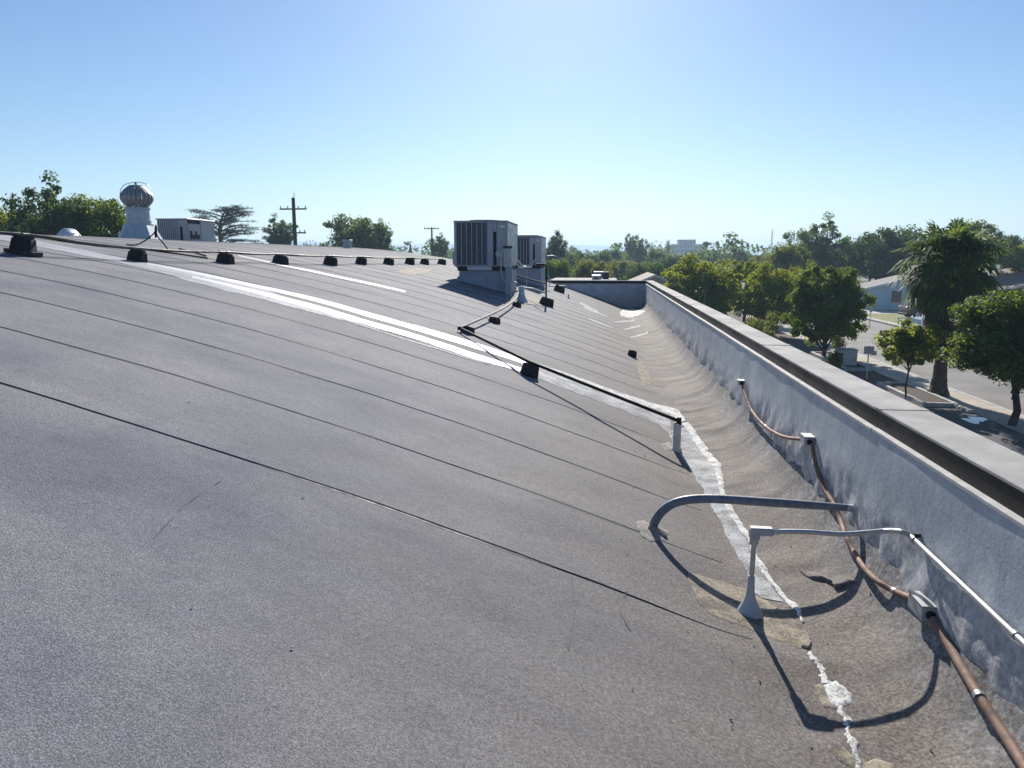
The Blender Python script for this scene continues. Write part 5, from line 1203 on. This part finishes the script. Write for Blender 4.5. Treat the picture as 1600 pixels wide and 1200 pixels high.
# ---- parked vehicles
def car(loc, rz, paint, label, kind='sedan', cat='car'):
    e = thing('parked_car' if kind != 'van' else 'parked_van', (0, 0, 0), label, cat)
    if kind == 'sedan': L, W, prof_, cab = 4.6, 1.8, [(-2.3, .35), (-2.28, .75), (-2.1, .92), (-1.35, .98), (1.05, .95), (2.05, .80), (2.28, .62), (2.3, .35)], [(-1.45, .97), (-.85, 1.40), (.35, 1.44), (1.15, .95)]
    elif kind == 'suv': L, W, prof_, cab = 4.7, 1.9, [(-2.35, .42), (-2.35, 1.0), (-2.25, 1.12), (1.0, 1.10), (2.15, 1.0), (2.33, .78), (2.35, .42)], [(-2.2, 1.11), (-2.0, 1.72), (.2, 1.78), (1.15, 1.09)]
    else: L, W, prof_, cab = 5.0, 1.95, [(-2.5, .42), (-2.5, 1.1), (-2.45, 1.2), (1.5, 1.15), (2.3, 1.0), (2.48, .75), (2.5, .42)], [(-2.44, 1.19), (-2.35, 1.98), (.9, 2.02), (1.7, 1.13)]
    hw = W / 2
    def shell(poly, w0, w1, zlo, zhi, mat, nm):
        mb = MB(); n = len(poly); rings = []
        for s_, k in ((-1, .90), (-1, 1.0), (1, 1.0), (1, .90)):
            pass
        V = []; F = []
        secs = [(-1.0, .96), (-.93, 1.0), (.93, 1.0), (1.0, .96)]
        for f, sc_ in secs:
            ring = []
            for x, z in poly:
                t_ = (z - zlo) / (zhi - zlo) if zhi > zlo else 0; w = w0 + (w1 - w0) * t_
                ring.append((x * (sc_ if abs(f) == 1 else 1), f * w, z if abs(f) < 1 else zlo + (z - zlo) * .97))
            rings.append(ring)
        mb.loft(rings); return mb.build(nm, mat, e, True)
    shell(prof_, hw, hw * .97, prof_[0][1], max(p[1] for p in prof_), paint, 'body')
    shell(cab, hw * .95, hw * .78, cab[0][1], cab[1][1], paint, 'cabin')
    zb, zt_ = cab[0][1] + .06, min(cab[1][1], cab[2][1]) - .09
    def lerp(a, b, z): t_ = (z - a[1]) / (b[1] - a[1]); return a[0] + (b[0] - a[0]) * t_
    for s_ in (-1, 1):
        for (f0, f1) in ((.03, .47), (.53, .97)):
            xs0 = [lerp(cab[0], cab[1], z) for z in (zb, zt_)]; xs1 = [lerp(cab[3], cab[2], z) for z in (zb, zt_)]
            def wy(z): t_ = (z - cab[0][1]) / (cab[1][1] - cab[0][1]); return (hw * .95 + (hw * .78 - hw * .95) * t_) + .006
            q = [(xs0[0] + .1 + (xs1[0] - xs0[0] - .2) * f0, s_ * wy(zb), zb), (xs0[0] + .1 + (xs1[0] - xs0[0] - .2) * f1, s_ * wy(zb), zb), (xs0[1] + .06 + (xs1[1] - xs0[1] - .12) * f1, s_ * wy(zt_), zt_), (xs0[1] + .06 + (xs1[1] - xs0[1] - .12) * f0, s_ * wy(zt_), zt_)]
            mb = MB(); mb.add(q + [(a, b - s_ * .02, c) for a, b, c in q], [(0, 1, 2, 3), (7, 6, 5, 4), (0, 4, 5, 1), (1, 5, 6, 2), (2, 6, 7, 3), (3, 7, 4, 0)]); mb.build('side_window', M['glass'], e)
    for a, b, sg, nm in ((cab[3], cab[2], 1, 'windscreen'), (cab[0], cab[1], -1, 'rear_window')):
        q = []
        for z, k in ((zb, .85), (zt_, .72)):
            x = lerp(a, b, z) + sg * .012
            q += [(x, -hw * k, z), (x, hw * k, z)]
        q = [q[0], q[1], q[3], q[2]]; mb = MB(); mb.add(q + [(x - sg * .03, y_, z) for x, y_, z in q], [(0, 1, 2, 3), (7, 6, 5, 4), (0, 4, 5, 1), (1, 5, 6, 2), (2, 6, 7, 3), (3, 7, 4, 0)]); mb.build(nm, M['glass'], e)
    rw = .33 if kind == 'sedan' else .37
    for x in (-L * .30, L * .31):
        for s_ in (-1, 1):
            mb = MB(); mb.tube([(x, s_ * (hw - .20), rw), (x, s_ * (hw + .012), rw)], rw, 20); w = mb.build('wheel', M['tyre'], e, True)
            mb = MB(); mb.tube([(x, s_ * (hw + .0125), rw), (x, s_ * (hw + .02), rw)], rw * .62, 14); mb.build('rim', M['rim'], w, True)
    for s_ in (-1, 1):
        zf = prof_[-2][1]; mb = MB(); mb.box(L / 2 - .12, L / 2 + .005, s_ * hw * .66 - .2, s_ * hw * .66 + .2, zf - .07, zf + .07, ch=.02); mb.build('headlight', M['lamp_clear'], e)
        zr2 = prof_[1][1]; mb = MB(); mb.box(-L / 2 - .008, -L / 2 + .1, s_ * hw * .72 - .16, s_ * hw * .72 + .16, zr2 - .12, zr2 + .06, ch=.02); mb.build('tail_light', M['lamp_red'], e)
    mb = MB(); mb.box(L / 2 - .1, L / 2 + .03, -hw * .9, hw * .9, .3, .5, ch=.03); mb.build('bumper', M['unit_dark'], e); mb = MB(); mb.box(-L / 2 - .03, -L / 2 + .1, -hw * .9, hw * .9, .3, .5, ch=.03); mb.build('bumper', M['unit_dark'], e)
    e.location = loc; e.rotation_euler = (0, 0, rz); return e
q = aty(1426, 490, 71.5); car((q.x + 1.5, 71.8, .11), R(4), M['maroon'], 'dark maroon parked vehicle on the driveway behind the palm', 'suv')
q = aty(1428, 505, 62); car((XK1 - 1.25, 55.0, -.012), R(90), M['silver_paint'], 'silver parked car at the far kerb behind the young tree', 'sedan')
q = aty(1041, 438, 74); car((q.x, 80, -.01), R(8), M['white_paint'], 'white van parked beyond the far corner of the parapet', 'van', 'van')
# low white rail by the drive
q0, q1 = aty(1402, 496, 64.5), aty(1449, 496, 64.5); e = thing('low_rail', (q0.x, 64.5, .1), 'low white rail in front of the maroon vehicle behind the palm', 'rail')
mb = MB(); mb.box(q0.x, q1.x, 64.45, 64.55, q0.z - .08, q0.z + .02, ch=.01); mb.build('top_rail', M['trim'], e)
for k in range(4):
    xx = q0.x + .1 + (q1.x - q0.x - .2) * k / 3; mb = MB(); mb.box(xx - .05, xx + .05, 64.46, 64.54, .05, q0.z - .081); mb.build('post', M['trim'], e)

# ================================================================== HAZE
hz = MB(); hz.box(-4600, 4600, -1200, 4600, -1.6, 78)
hm = bpy.data.materials.new('haze_air'); hm.use_nodes = True; nt = hm.node_tree
for n_ in list(nt.nodes):
    if n_.type == 'BSDF_PRINCIPLED': nt.nodes.remove(n_)
pvn = nt.nodes.new('ShaderNodeVolumePrincipled'); pvn.inputs['Density'].default_value = 5e-4; pvn.inputs['Color'].default_value = (.58, .78, 1.0, 1); pvn.inputs['Anisotropy'].default_value = .2
nt.links.new(pvn.outputs[0], nt.nodes['Material Output'].inputs['Volume'])
hobj = hz.build('haze', hm); tag(hobj, 'thin pale haze in the air', 'haze', kind='stuff'); hobj.display_type = 'WIRE'
